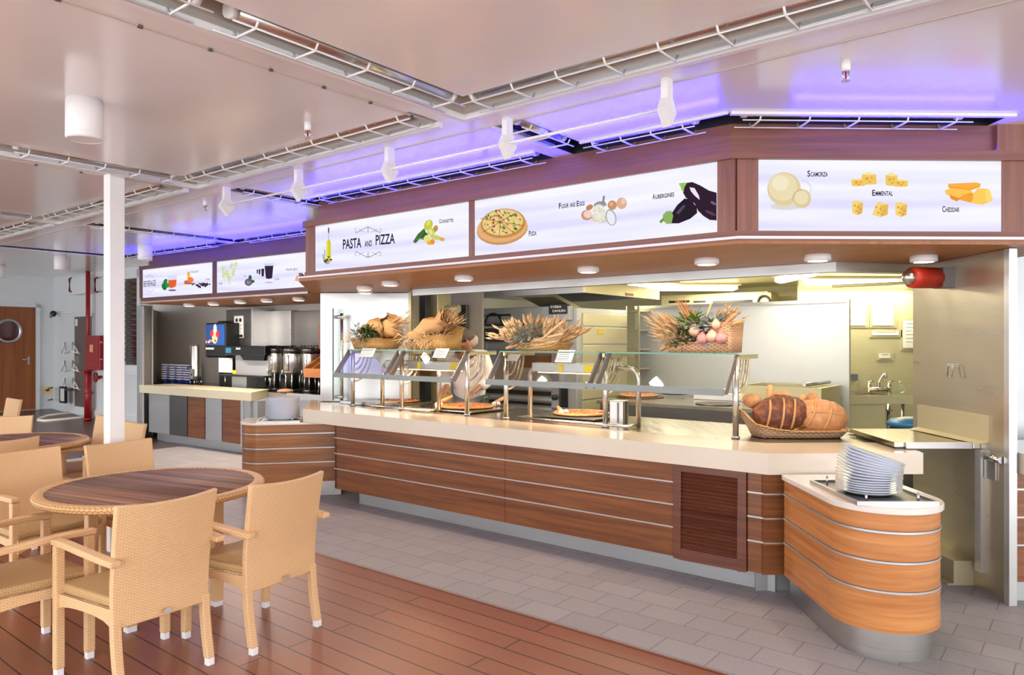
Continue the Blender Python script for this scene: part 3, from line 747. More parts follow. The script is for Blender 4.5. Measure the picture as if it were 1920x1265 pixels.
# plate rests (flat steel frames with pins) and stacks
def rest(T, x0, x1, y0, y1, z, label):
    c = T @ Vector(((x0+x1)/2, (y0+y1)/2, z)); t = thing('plate_dispenser', label, 'plate holder', c)
    mb = MB(); w_ = .012
    mb.box(x0, x1, y0, y0+w_, z, z+.02, T).box(x0, x1, y1-w_, y1, z, z+.02, T).box(x0, x0+w_, y0+w_, y1-w_, z, z+.02, T).box(x1-w_, x1, y0+w_, y1-w_, z, z+.02, T)
    build('rim', mb, 'steel', t)
    build('base_plate', MB().box(x0+w_, x1-w_, y0+w_, y1-w_, z, z+.008, T), 'steel_d', t)
    for a, b in ((x0+.07, y0+.05), (x1-.08, y0+.05), (x0+.07, y1-.07), (x1-.08, y1-.07)):
        build('pin', MB().tube([T @ Vector((a, b, z)), T @ Vector((a, b, z+.055))], .006, 8), 'chrome', t)
rest(I4, 1.735, 2.15, 3.66, 4.24, .776, 'flat steel frame with pins under the leaning plates at the right station')
stack((1.925, 3.93, .788), 16, .165, (-1, .12), 'white plates in the leaning stack at the right station', ('%s of the leaning plate stack at the right station', 'white plate within the leaning stack at the right station'), step=.0128, start_tilt=5, tmax=-19)
c = FLs @ Vector((-.62, .22, 0))
rest(FLs, -.86, -.43, .02, .44, .765, 'steel frame under the tall plate stack at the far left station')
stack((c.x, c.y, .777), 18, .18, (1, 0), 'white plates in the straight tall stack on the left', ('%s of the straight tall stack at the far left station', 'white plate within the straight tall stack at the far left'), step=.0122, start_tilt=99)

# ---- hinged steel flap with backsplash, between counter end and steel wall
t = thing('counter_flap', 'hinged steel counter flap with white front edge beside the steel wall', 'counter flap', (2.78, 5.1, .905))
build('flap_top', MB().prism([(2.49, 4.74), (3.02, 4.74), (3.02, 5.48), (2.545, 5.48)], .915, .944), 'steel_top', t)
build('front_edge', MB().box(2.56, 2.985, 4.715, 4.74, .905, .946), 'white', t, bevel=.004)
build('hinge_block', MB().box(2.985, 3.03, 4.71, 4.76, .905, .946), 'chrome', t, bevel=.004)
build('support', MB().prism([(2.50, 4.745), (2.66, 4.745), (2.68, 5.4), (2.55, 5.4)], .9005, .914), 'black', t)
t = thing('steel_splashback', 'low yellowish steel splashback strip on the steel wall behind the flap', 'splashback', (3.0, 5.0, .95))
q0 = atY(1860, 779, 4.60); q1 = atY(1860, 826, 4.60); 
build('upstand', MB().box(3.018, 3.03, 4.61, 5.42, .955, 1.13), 'steel_y', t)
build('lip', MB().add([(3.018, 4.61, .955), (3.018, 5.42, .955), (2.96, 5.42, .948), (2.96, 4.61, .948), (3.018, 4.61, .965), (3.018, 5.42, .965), (2.96, 5.42, .951), (2.96, 4.61, .951)], [(0, 1, 2, 3), (4, 7, 6, 5), (3, 2, 6, 7), (0, 3, 7, 4), (1, 5, 6, 2), (0, 4, 5, 1)]), 'steel_y', t)

# ---- steel side wall, pillar and what hangs there
wr = MB(); wr.box(3.03, 3.07, 4.45, 5.50, 0, 2.165); struct('wall_right', wr, 'steel_v')
struct('trim_7', MB().box(3.005, 3.055, 4.40, 4.45, 0, 2.165), 'alu', .003)
one('metal_strip', MB().box(3.0, 3.03, 4.66, 4.72, .12, .905), 'alu', 'pale metal strip standing on the steel wall below the flap', 'metal strip')
one('steel_curb', MB().box(2.90, 3.03, 4.78, 5.46, 0, .16).box(2.86, 2.9, 4.78, 5.46, 0, .012), 'steel_y', 'low steel curb box at the foot of the steel wall', 'curb')
t = thing('slide_latch', 'steel slide latch on the steel wall right of the flap', 'latch', (3.0, 4.57, .8))
build('latch_plate', MB().box(3.018, 3.03, 4.545, 4.655, .73, .885), 'steel', t, bevel=.003)
build('bolt', MB().tube([(3.0, 4.60, .872), (3.0, 4.46, .872)], .022, 14), 'chrome', t)
c = atY(1789, 690, 3.01/(1789-960)*F)
t = thing('steel_hook', 'small steel hook on the large steel wall', 'hook', (3.03, c.y, c.z-.05))
build('hook_plate', MB().box(3.022, 3.03, c.y-.01, c.y+.09, c.z+.01, c.z+.03), 'alu', t)
build('hook_bow', MB().tube([(3.02, c.y-.02, c.z+.02), (2.99, c.y-.02, c.z+.02), (2.98, c.y-.02, c.z-.06), (2.98, c.y+.03, c.z-.06), (2.99, c.y+.03, c.z+.02), (3.02, c.y+.03, c.z+.02)], .005, 6), 'chrome', t)
c = atY(1730, 520, 5.25)
t = thing('alarm_sounder', 'red alarm sounder with round silver beacon, under the canopy at the steel wall', 'alarm', (2.9, 5.2, c.z-.08))
s_ = atY(1711, 520, 5.0); zc = s_.z
build('sounder_body', MB().lathe([(.035, 0), (.07, .01), (.074, .05), (.072, .22), (.05, .24)], seg=28, T=Matrix.Translation((s_.x-.02, s_.y, zc)) @ Matrix.Rotation(R(12), 4, 'Z') @ Matrix.Rotation(R(90), 4, 'Y')), 'redbr', t)
build('beacon', MB().ell((s_.x-.03, s_.y-.01, zc), (.045, .05, .05), T=None), 'steel', t)
build('mount_bracket', MB().box(s_.x+.20, 3.03, s_.y-.02, s_.y+.11, zc-.07, zc+.07), 'greyv', t)

# ---- neighbouring counter at the right edge of the picture
t = thing('side_counter', 'neighbouring counter cut by the right edge of the photo', 'counter', (3.4, 4.5, 0))
build('countertop', MB().box(3.075, 4.3, 4.36, 5.0, .80, .925), 'slate', t)
mb = MB(); 
for z0, z1 in zip((.13, .36, .53, .70), (.36, .53, .70, .80)): mb.box(3.075, 4.3, 4.44, 4.5, z0+.004, z1-.004)
build('front_panel', mb, 'woodp', t)
for z in (.36, .53, .70): build('trim_strip', MB().box(3.07, 4.3, 4.43, 4.46, z-.005, z+.005), 'alu', t)
build('kick_plate', MB().box(3.09, 4.3, 4.50, 4.53, 0, .13), 'steel_m', t)
build('carcass', MB().box(3.09, 4.3, 4.53, 5.0, .02, .80), 'steel_m', t)
struct('wall_side_2', MB().box(3.08, 6.5, 5.3, 5.36, 0, ZC), 'steel_m')
# ================================================================== CANOPY WITH LIT MENU SIGNS
BF = -.404
aFL = onb(573, 500, FM, BF).x
pF = [tuple(W(FM, aFL, BF)[:2]), tuple(Fp[:2]), tuple((Fp+eR*2.2)[:2])]
aH = onb(597, 420, FM, BF).x
pH = [tuple(W(FM, aH, BF)[:2])]+pF[1:]
can = thing('serving_canopy', 'angled teak canopy over the pizza counter with white edge strip', 'canopy', (Fp.x, Fp.y, 2.165))
build('header_board', sweep_band(pH, 2.705, ZC, .05, I4), 'woodf', can)
build('frame_rail', sweep_band(off2(pF, -.012), 2.668, 2.712, .06, I4), 'woodf', can)
build('cove_lip', sweep_band(off2(pF, -.035), 2.668, 2.7255, .006, I4), 'woodf', can)
build('cove_base', sweep_band(off2(pF, -.029), 2.668, 2.712, .017, I4), 'woodf', can)
build('frame_rail', sweep_band(off2(pF, -.012), 2.217, 2.250, .06, I4), 'woodf', can)
def stile(px0, px1, fr, b, name='frame_stile', mat='woodfv', par=None, z0=2.25, z1=2.668):
    a0 = onb(px0, 600, fr, b).x; a1 = onb(px1, 600, fr, b).x
    build(name, MB().box(a0, a1, b, b+.06, z0, z1, fr), mat, par or can)
bR = (FR.inverted() @ Fp).y
stile(573, 590, FM, BF-.012); stile(879, 889, FM, BF-.012); stile(1345, 1377, FM, BF-.012)
stile(1382, 1421, FR, bR-.012); stile(1879, 2000, FR, bR-.012)
# vertical board at the far right above the frame
a0 = onb(1868, 250, FR, bR-.02).x; build('corner_board', MB().box(a0, a0+.5, bR-.03, bR, 2.712, ZC, FR), 'woodfv', can)
lipL = W(FM, -.0215-4.27, -.427); lipF = Vector((1.317, 4.23, 0)); lipR = lipF+eR*2.1
lp = [tuple(lipL[:2]), tuple(lipF[:2]), tuple(lipR[:2])]
sb = [tuple(lipL[:2]), tuple(lipF[:2]), tuple(lipR[:2]), (3.42, 5.3), (3.09, 5.42), (2.31, 5.26), (-1.087, 8.02), (-1.25, 8.5), (-2.37, 8.6)]
build('soffit', MB().prism(sb, 2.168, 2.186), 'woodso', can)
build('ledge', sweep_band(lp, 2.186, 2.217, .12, I4), 'woodf', can)
build('white_strip', sweep_band(off2(lp, -.006), 2.197, 2.213, .03, I4), 'white', can)
build('end_board', MB().prism([tuple(lipL[:2]), (-2.37, 8.6), (-2.34, 8.6), (lipL.x+.03, lipL.y)], 2.186, 2.25), 'woodf', can)
build('back_board', MB().prism([(-1.087, 8.02), (2.31, 5.26), (2.33, 5.29), (-1.07, 8.05)], 2.10, ZC), 'steel_y', can)
build('back_rail', MB().prism([(-1.087, 7.95), (2.31, 5.19), (3.09, 5.35), (3.09, 5.42), (2.33, 5.26), (-1.07, 8.02)], 2.10, 2.167), 'steel', can)
build('back_board', MB().prism([(2.31, 5.26), (3.09, 5.42), (3.09, 5.45), (2.31, 5.29)], 2.10, ZC), 'steel_y', can)

# --- printing on the lit panels (all back-lit film, so every ink gives off a little light)
INK = {}
def ink(rgb, e=1.0):
    k = (rgb, e)
    if k not in INK:
        m, nt, p = newmat('film_%d_%d_%d' % rgb); c = srgb(*rgb)
        p.inputs['Base Color'].default_value = tuple(v*.08 for v in c[:3])+(1,); p.inputs['Roughness'].default_value = .6; p.inputs['Specular IOR Level'].default_value = .1
        p.inputs['Emission Color'].default_value = c; p.inputs['Emission Strength'].default_value = e*.93
        INK[k] = m
    return INK[k]
def panelmat():
    m, nt, p = newmat('lit_white_film'); N = nt.nodes; L = nt.links
    tc = N.new('ShaderNodeTexCoord'); mp = N.new('ShaderNodeMapping'); mp.inputs['Scale'].default_value = (.6, .6, 9)
    nz = N.new('ShaderNodeTexNoise'); nz.inputs['Scale'].default_value = 1; nz.inputs['Detail'].default_value = 1
    L.new(tc.outputs['Object'], mp.inputs[0]); L.new(mp.outputs[0], nz.inputs[0])
    cr = N.new('ShaderNodeValToRGB'); cr.color_ramp.elements[0].position = .35; cr.color_ramp.elements[1].position = .6
    cr.color_ramp.elements[0].color = srgb(226, 224, 252); cr.color_ramp.elements[1].color = srgb(250, 250, 255)
    L.new(nz.outputs[0], cr.inputs[0]); L.new(cr.outputs[0], p.inputs['Emission Color']); p.inputs['Emission Strength'].default_value = .95
    p.inputs['Base Color'].default_value = (.04, .04, .05, 1); p.inputs['Roughness'].default_value = .5; p.inputs['Specular IOR Level'].default_value = .1
    return m
M['panel'] = panelmat()
class Sign:
    def __init__(s, fr, b, ox, oy, k, c0, c1, label):
        s.fr, s.b, s.ox, s.oy, s.k = fr, b, ox, oy, k
        p, q = s.P(*c0), s.P(*c1)
        s.a0, s.a1, s.z0, s.z1 = min(p.x, q.x), max(p.x, q.x), 2.25, 2.668
        c = W(fr, (s.a0+s.a1)/2, b, 2.25); s.t = thing('menu_sign', label, 'sign', c)
        build('light_panel', MB().box(s.a0, s.a1, b, b+.008, 2.25, 2.668, fr), 'panel', s.t)
        s.start()
    def P(s, x, y): return onb(s.ox+x*s.k, s.oy+y*s.k, s.fr, s.b)
    def start(s): s.mb = MB(); s.mats = []; s.n = 0
    def mi(s, rgb):
        m = ink(rgb)
        if m not in s.mats: s.mats.append(m)
        s.n += 1; return s.mats.index(m)
    def clampz(s, p): return (min(max(p.x, s.a0), s.a1), min(max(p.z, 2.251), 2.667))
    def poly(s, pts, rgb):
        i = s.mi(rgb); y = s.b-.0006-.00012*s.n
        s.mb.add([(c[0], y, c[1]) for c in [s.clampz(s.P(*p)) for p in pts]], [tuple(range(len(pts)))], s.fr, i); return s
    def ell(s, cx, cy, rx, ry, rgb, ang=0):
        c_, s_ = math.cos(R(ang)), math.sin(R(ang))
        return s.poly([(cx+rx*math.cos(t)*c_-ry*math.sin(t)*s_, cy+rx*math.cos(t)*s_+ry*math.sin(t)*c_) for t in [2*PI*i/24 for i in range(24)]], rgb)
    def line(s, pts, w_, rgb):
        l = [Vector(p) for p in pts]
        for a, b in zip(l[:-1], l[1:]):
            d = (b-a).normalized(); n = Vector((-d.y, d.x))*w_/2; s.poly([a-n, b-n, b+n, a+n], rgb)
        return s
    def pic(s, name, label=None):
        s.mb.open = True; build(name, s.mb, s.mats, s.t, label=label, uv=False); s.start(); return s
    def text(s, parts, rgb=(30, 26, 62), name='lettering', bold=.022):
        mbs = []
        for (txt, x0, y0, x1, y1, h) in parts:
            p0 = s.P(x0, y0); p1 = s.P(x1, y1); ph = s.P(x0, y0-h)
            dx = p1-p0; w_ = dx.length; T = s.fr @ Matrix.Translation((p0.x, s.b-.0012, p0.z)) @ Matrix(((1, 0, 0, 0), (0, 1, 0, 0), (dx.z/dx.x, 0, 1, 0), (0, 0, 0, 1)))
            mbs.append(text_mb(txt, T, w_, ph.z-p0.z, bold))
        build(name, join(*mbs), ink(rgb), s.t, uv=False); return s
    def caps(s, word, x0, y0, x1, y1, h, name='lettering'):
        """small-caps caption: first letters tall"""
        ws = word.split(' '); n = sum((1.35+len(q)-1 if q[0].isupper() else len(q)) for q in ws)+.6*(len(ws)-1); u = 0; parts = []
        f = lambda t: (x0+(x1-x0)*t/n, y0+(y1-y0)*t/n)
        for q in ws:
            if q[0].isupper():
                a = f(u); b = f(u+1.15); parts.append((q[0], a[0], a[1], b[0], b[1], h)); u += 1.35; r = q[1:]
            else: r = q
            a = f(u); b = f(u+len(r)-.12); parts.append((r.upper(), a[0], a[1], b[0], b[1], h*.76)); u += len(r)+.6
        return s.text(parts, name=name, bold=.022 if h > 24 else .004)
    def swirl(s, cx, cy, w_, h_, sg, rgb=(60, 58, 84)):
        for d in (-1, 1):
            pts = [(cx+d*w_*t, cy-sg*h_*(.75*math.cos(t*PI*.9)-.0)+sg*h_*.2) for t in [i/10 for i in range(11)]]
            s.line(pts, w_*.035, rgb)
            s.line([(cx+d*w_*.97, cy+sg*h_*.9), (cx+d*w_*1.05, cy+sg*h_*.2), (cx+d*w_*.97, cy-sg*h_*.3), (cx+d*w_*.88, cy+sg*h_*.1)], w_*.02, rgb)
            s.line([(cx+d*w_*.3, cy+sg*h_*.7), (cx+d*w_*.55, cy+sg*h_*.45), (cx+d*w_*.7, cy-sg*h_*.1)], w_*.022, rgb)
        s.line([(cx-4, cy-sg*h_), (cx+2, cy+sg*h_), (cx+7, cy-sg*h_)], w_*.02, rgb)
        return s.pic('flourish')
b1 = BF-.004
S = Sign(FM, b1, 560, 340, .1771, (175, 700), (1797, 500), 'lit menu sign reading PASTA AND PIZZA with oil bottle and courgettes')
S.poly([(311, 490), (326, 490), (324, 545), (313, 545)], (70, 66, 74)).poly([(315, 545), (321, 545), (322, 625), (314, 625)], (170, 172, 176))
S.poly([(295, 645), (306, 624), (330, 620), (341, 640), (342, 800), (334, 850), (300, 850), (294, 800)], (214, 206, 24)).poly([(300, 650), (310, 640), (311, 820), (302, 820)], (236, 232, 90))
S.line([(282, 850), (278, 780), (276, 720)], 9, (150, 160, 150)).line([(270, 850), (262, 800), (256, 775)], 7, (80, 90, 70))
for x, y, c in ((285, 838, (90, 80, 30)), (303, 828, (60, 56, 40)), (320, 800, (120, 110, 20)), (343, 828, (70, 44, 50)), (308, 845, (150, 130, 70)), (332, 842, (196, 176, 120)), (285, 852, (60, 70, 40))): S.ell(x, y, 13, 11, c)
S.poly([(285, 862), (330, 855), (328, 868), (292, 876)], (150, 150, 160)); S.pic('oil_bottle_picture', 'picture of a slim olive oil bottle')
S.text([('PASTA', 470, 716, 665, 697, 104), ('AND', 700, 692, 778, 683, 62), ('PIZZA', 817, 671, 1020, 654, 106)], bold=.02)
S.swirl(737, 508, 135, 38, 1); S.swirl(737, 778, 135, 38, -1)
S.poly([(1210, 640), (1260, 560), (1330, 495), (1345, 530), (1290, 600), (1240, 655)], (64, 110, 50)).poly([(1290, 600), (1340, 530), (1370, 560), (1320, 620)], (50, 92, 44)).line([(1250, 610), (1330, 600), (1360, 590)], 14, (96, 140, 70))
for e in ((1375, 462, 44, 60, (196, 204, 70), 25), (1405, 532, 46, 40, (206, 212, 96), -20), (1452, 498, 24, 34, (190, 150, 60), 10), (1362, 610, 38, 42, (226, 226, 130), 0), (1385, 650, 28, 24, (240, 180, 70), 20), (1418, 640, 24, 30, (236, 150, 50), 0), (1455, 592, 60, 24, (208, 206, 100), 12), (1520, 612, 28, 20, (236, 170, 70), 10), (1375, 440, 16, 30, (226, 226, 110), 20), (1400, 535, 16, 30, (232, 234, 150), -20)): S.ell(*e)
S.pic('courgette_picture', 'picture of green courgette flowers'); S.caps('Courgettes', 1490, 443, 1642, 426, 44)

S = Sign(FM, b1, 880, 280, .2708, (37, 500), (1713, 300), 'lit menu sign with pizza, flour, eggs and aubergines')
S.ell(228, 552, 178, 108, (206, 150, 92), -8).ell(228, 540, 176, 102, (226, 176, 118), -8).ell(234, 512, 156, 102, (200, 140, 66), -6).ell(232, 505, 142, 90, (232, 204, 128), -6)
random.seed(3)
for i in range(90):
    t = random.uniform(0, 2*PI); r_ = math.sqrt(random.random()); S.ell(232+132*r_*math.cos(t), 505+82*r_*math.sin(t), random.uniform(5, 13), random.uniform(3, 8), random.choice([(196, 60, 40), (60, 116, 50), (240, 220, 160), (176, 60, 60), (84, 140, 60), (236, 190, 110)]), random.uniform(0, 90))
for x, y in ((190, 420), (330, 440), (385, 530), (320, 585), (215, 600), (100, 575), (85, 480)): S.line([(222, 502), (x, y)], 3.5, (140, 70, 36))
S.pic('pizza_picture', 'picture of a sliced pizza on a round board'); S.caps('Pizza', 413, 600, 467, 592, 36); S.caps('Flour and Eggs', 621, 410, 801, 387, 38)
S.ell(905, 480, 62, 30, (214, 212, 190)).ell(905, 385, 45, 26, (150, 152, 154), -10).poly([(925, 320), (940, 322), (934, 375), (920, 375)], (140, 142, 146))
S.ell(1055, 373, 36, 40, (222, 176, 146)).ell(1066, 360, 16, 20, (238, 202, 178)).ell(990, 386, 32, 33, (204, 146, 104)).ell(984, 378, 14, 14, (226, 176, 140))
S.ell(898, 440, 46, 60, (232, 228, 208))
random.seed(5)
for i in range(46): S.ell(898+random.uniform(-42, 42), 450+random.uniform(-55, 58), 6, 5, random.choice([(246, 244, 232), (214, 208, 182), (238, 234, 216)]))
S.ell(836, 402, 26, 18, (196, 132, 90), -30).ell(817, 456, 39, 36, (208, 152, 122), 0).ell(825, 450, 29, 26, (240, 212, 196), 0).ell(985, 472, 36, 58, (168, 172, 176), -14).ell(985, 474, 28, 50, (236, 238, 240), -14)
S.pic('flour_picture', 'picture of flour, egg shells and whole eggs'); S.caps('Aubergines', 1270, 346, 1421, 325, 38)
S.poly([(1395, 452), (1440, 385), (1490, 340), (1530, 345), (1575, 400), (1578, 440), (1530, 480), (1450, 512), (1395, 512)], (34, 20, 34)).poly([(1430, 440), (1480, 385), (1500, 390), (1450, 450)], (84, 70, 84))
S.poly([(1340, 455), (1365, 428), (1400, 425), (1412, 460), (1400, 515), (1365, 515), (1340, 490)], (140, 178, 92)).poly([(1315, 498), (1340, 475), (1350, 490), (1328, 512)], (110, 150, 60))
S.poly([(1480, 300), (1478, 262), (1500, 232), (1545, 226), (1600, 250), (1660, 285), (1713, 300), (1713, 492), (1665, 488), (1620, 460), (1585, 425), (1560, 375), (1500, 335)], (44, 22, 40))
S.poly([(1525, 262), (1560, 268), (1590, 320), (1596, 350), (1560, 320), (1535, 290)], (236, 230, 240)).ell(1690, 372, 22, 9, (120, 96, 112), 30).ell(1670, 440, 40, 10, (90, 60, 84), 25)
S.poly([(1450, 236), (1470, 232), (1510, 230), (1490, 262), (1484, 298), (1470, 280), (1462, 256)], (150, 196, 96)); S.pic('aubergine_picture', 'picture of two dark aubergines')

bR2 = bR-.004
S = Sign(FR, bR2, 1380, 260, .28125, (152, 400), (1769, 400), 'lit menu sign with scamorza, emmental and cheddar, right of the canopy corner')
S.ell(330, 452, 100, 22, (222, 216, 206)).ell(320, 335, 112, 112, (224, 206, 156)).ell(312, 322, 96, 92, (234, 220, 176)).ell(296, 296, 56, 50, (242, 232, 196))
S.ell(440, 400, 60, 64, (222, 204, 156)).ell(436, 392, 46, 46, (236, 222, 180)); S.line([(375, 410), (385, 370), (410, 345), (440, 338)], 8, (206, 186, 136)).line([(436, 280), (470, 286), (496, 312), (500, 352), (484, 372)], 3, (190, 186, 180))
S.pic('scamorza_picture', 'picture of a round pale cheese with a small knob'); S.caps('Scamorza', 475, 252, 613, 252, 40)
for (x, y, w_, h_) in ((838, 222, 98, 80), (770, 262, 90, 52), (996, 226, 80, 84), (1048, 268, 96, 50)):
    S.poly([(x, y+h_*.2), (x+w_*.45, y), (x+w_, y+h_*.22), (x+w_*.5, y+h_*.3)], (252, 226, 140)).poly([(x, y+h_*.2), (x+w_*.5, y+h_*.28), (x+w_, y+h_*.22), (x+w_, y+h_), (x+w_*.3, y+h_*1.06), (x, y+h_*.95)], (240, 200, 96))
    S.ell(x+w_*.35, y+h_*.55, 10, 10, (224, 164, 60)).ell(x+w_*.68, y+h_*.5, 7, 9, (224, 170, 70)).ell(x+w_*.55, y+h_*.82, 7, 6, (230, 150, 40)); S.pic('emmental_picture', 'picture of a holey cheese piece')
for (x, y, w_, h_) in ((774, 412, 72, 98), (906, 420, 110, 102), (1062, 422, 78, 100)):
    S.poly([(x, y+6), (x+w_*.5, y), (x+w_, y+14), (x+w_*.95, y+h_*.85), (x+w_*.5, y+h_), (x, y+h_*.85)] if w_ < 100 else [(x, y+h_*.85), (x+w_*.35, y), (x+w_*.85, y+14), (x+w_, y+h_*.7), (x+w_*.5, y+h_)], (246, 212, 118))
    S.poly([(x+w_*.5, y+h_*.25), (x+w_, y+16), (x+w_*.95, y+h_*.85), (x+w_*.5, y+h_)], (232, 186, 88))
    for q in range(5): S.ell(x+w_*(.25+.13*q), y+h_*(.35+.12*((q*3) % 5)), 7, 8, (214, 160, 62))
    S.pic('emmental_picture', 'picture of a holey cheese piece')
S.caps('Emmental', 907, 380, 1046, 380, 40); S.caps('Cheddar', 1374, 488, 1490, 488, 40)
S.poly([(1412, 300), (1500, 296), (1600, 292), (1632, 300), (1625, 322), (1560, 345), (1420, 330)], (250, 176, 60)).poly([(1390, 345), (1430, 330), (1560, 340), (1590, 368), (1540, 396), (1480, 395), (1400, 372)], (254, 196, 84))
S.poly([(1480, 395), (1560, 360), (1590, 372), (1570, 428), (1500, 410)], (244, 166, 50)).poly([(1580, 370), (1610, 330), (1680, 335), (1700, 380), (1712, 410), (1645, 440), (1575, 432)], (253, 204, 92)).poly([(1660, 345), (1690, 338), (1712, 408), (1670, 418)], (250, 220, 110))
S.poly([(1420, 372), (1500, 400), (1470, 418), (1430, 400)], (236, 146, 40)).line([(1412, 318), (1560, 340), (1625, 318)], 4, (226, 140, 40)).line([(1500, 398), (1520, 372), (1580, 372)], 4, (232, 150, 40)); S.pic('cheddar_picture', 'picture of folded orange cheese slices')

# ================================================================== BEVERAGE BAY
t = thing('beverage_canopy', 'dark teak canopy over the beverage bay at far left', 'canopy', W(FB, -1.8, 0, 2.165))
aL_ = onb(265, 540, FB, 0).x; aE = .06
build('header_board', MB().box(aL_+.2, aE, .012, .06, 2.70, ZC, FB), 'woodbv', t)
build('frame_rail', MB().box(aL_, aE, -.01, .05, 2.668, 2.705, FB), 'woodbv', t); build('frame_rail', MB().box(aL_, aE, -.01, .05, 2.20, 2.25, FB), 'woodbv', t)
for p0, p1 in ((264, 267), (401, 406)):
    a0 = onb(p0, 540, FB, 0).x; a1 = onb(p1, 540, FB, 0).x; build('frame_stile', MB().box(a0-.02, a1, -.01, .05, 2.25, 2.668, FB), 'woodbv', t)
build('cove_lip', MB().box(aL_, aE, -.035, -.029, 2.668, 2.7195, FB), 'woodbv', t); build('cove_base', MB().box(aL_, aE, -.029, -.01, 2.668, 2.705, FB), 'woodbv', t)
build('soffit', MB().box(aL_, aE, -.02, 1.5, 2.165, 2.20, FB), 'woodso', t)
build('pale_strip', MB().box(aL_, aE, -.026, -.01, 2.176, 2.188, FB), 'alu', t)
S = Sign(FB, .006, 250, 440, .2213, (78, 400), (682, 400), 'lit beverage menu sign with tea glass, orange juice and coffee beans')
S.text([('BEVERAGE', 88, 441, 191, 430, 50)], bold=.008); S.swirl(140, 350, 34, 14, 1); S.swirl(140, 478, 34, 14, -1)
S.poly([(290, 350), (370, 342), (360, 440), (320, 455), (300, 445)], (220, 226, 236)).poly([(294, 385), (368, 380), (360, 438), (322, 452), (302, 444)], (232, 96, 40)).ell(330, 470, 34, 8, (120, 96, 140)).ell(272, 398, 16, 26, (30, 130, 60), 20).ell(262, 440, 20, 30, (24, 116, 50), -20).ell(290, 428, 16, 20, (40, 150, 70))
S.pic('tea_picture', 'picture of a glass of tea with mint'); S.poly([(456, 316), (480, 312), (478, 370), (460, 372)], (244, 180, 50)).ell(485, 382, 26, 24, (240, 130, 50)).ell(450, 398, 20, 12, (226, 96, 40)).ell(470, 412, 44, 7, (170, 90, 60)); S.pic('juice_picture', 'picture of orange juice and fruit')
random.seed(2)
for i in range(40): S.ell(590+random.gauss(0, 24), 425+random.gauss(0, 9), 8, 6, random.choice([(60, 36, 50), (90, 56, 60), (44, 28, 40)]))
S.pic('coffee_bean_picture', 'picture of scattered coffee beans'); S.caps('Tea', 242, 408, 258, 406, 12); S.caps('Orange Juice', 490, 322, 553, 316, 17); S.caps('Coffee', 616, 386, 649, 383, 18)
S = Sign(FB, .006, 250, 440, .2213, (707, 400), (1520, 400), 'lit beverage menu sign with lime drinks and dark coffee glasses')
for x, y in ((760, 300), (800, 330), (850, 280), (770, 340), (830, 350), (815, 385)):
    S.poly([(x-14, y-40), (x+16, y-42), (x+12, y+40), (x-10, y+42)], (226, 232, 222))
for x, y in ((762, 290), (765, 340), (800, 345), (832, 262), (872, 250), (855, 300), (850, 330), (815, 370), (790, 320)): S.ell(x, y, 11, 20, (196, 214, 110), 10).ell(x, y, 6, 12, (228, 236, 170), 10)
S.pic('lime_drink_picture', 'picture of glasses with lime slices'); S.ell(976, 402, 32, 30, (96, 80, 110)).ell(976, 402, 20, 18, (150, 130, 150)).ell(990, 365, 14, 24, (50, 90, 60)).ell(1012, 395, 16, 14, (60, 100, 70)).ell(982, 380, 12, 14, (70, 110, 60)); S.pic('herb_picture', 'picture of tea leaves')
for x, y, w_, h_ in ((1045, 296, 13, 34), (1062, 292, 16, 46), (1084, 288, 26, 66), (1113, 262, 74, 112)): S.poly([(x, y), (x+w_, y-2), (x+w_*.86, y+h_*.95), (x+w_*.5, y+h_), (x+w_*.14, y+h_*.96)], (46, 30, 52))
S.poly([(1108, 246), (1194, 240), (1188, 262), (1112, 264)], (216, 216, 230)).ell(1150, 404, 34, 6, (190, 186, 206)); S.pic('black_coffee_picture', 'picture of a row of dark coffee glasses'); S.poly([(1368, 390), (1385, 340), (1395, 350), (1400, 392)], (240, 170, 130)); S.pic('pineapple_picture')
S.caps('Lime', 727, 420, 756, 418, 16); S.caps('Tea', 938, 358, 957, 356, 18); S.caps('Coffee', 1198, 384, 1238, 381, 18); S.caps('Pineapple Juice', 1296, 304, 1392, 298, 20)

# bay shell
M['steel_b'] = steel('bay_wall_steel', (206, 198, 188), .45, (1.5, 1.5, 20), .1, .3)
wA0 = onbz(270, FB, .45, 1).x; wA1 = onbz(296, FB, 1.62, 1).x
def wa(b): return wA0+(wA1-wA0)*(b-.45)/1.17
struct('wall_back_2', MB().box(wA1-.2, 1.4, 1.62, 1.66, 0, 2.7, FB), 'steel_b')
# left end pillar and side panel
struct('trim_8', MB().box(-10.85, -10.70, 1.02, 1.2, 0, 2.2, FM), 'steel_m', .004)
pz = onb(276, 700, FB, 1.0)
struct('wall_left_2', MB().prism([(wA0-.06, .45), (wA0, .45), (wA1, 1.62), (wA1-.06, 1.62)], 0, 2.17, FB), 'steel_b')
# lower counter
t = thing('beverage_counter', 'beverage counter with pale top and steel and teak lower panels', 'counter', W(FB, -2.6, .6, 0))
p = [onbz(261, FB, .43, .9), onbz(471, FB, .43, .9)]
b0 = .43; a0 = p[0].x; a1 = p[1].x
e1 = atz(505, 729, .90); e2 = atz(297, 714.7, .9); E1 = FB.inverted() @ e1; E2 = FB.inverted() @ e2
build('countertop', MB().prism([(a0, b0), (a1, b0), (E1.x, E1.y), (E1.x-.2, .95), (a0+.1, .95)], .775, .90, FB), 'slateb', t, bevel=.004)
build('black_top', MB().prism([(wa(.96)+.03, .96), (a1+1.6, .96), (a1+1.6, 1.6), (wa(1.6)+.03, 1.6)], .86, .885, FB), 'blackgl', t)
build('black_top', MB().box(a1+.32, a1+1.6, .80, .96, .86, .885, FB), 'blackgl', t)
build('steel_edge', MB().box(a1+.32, a1+1.6, .77, .80, .80, .885, FB), 'steel_m', t)
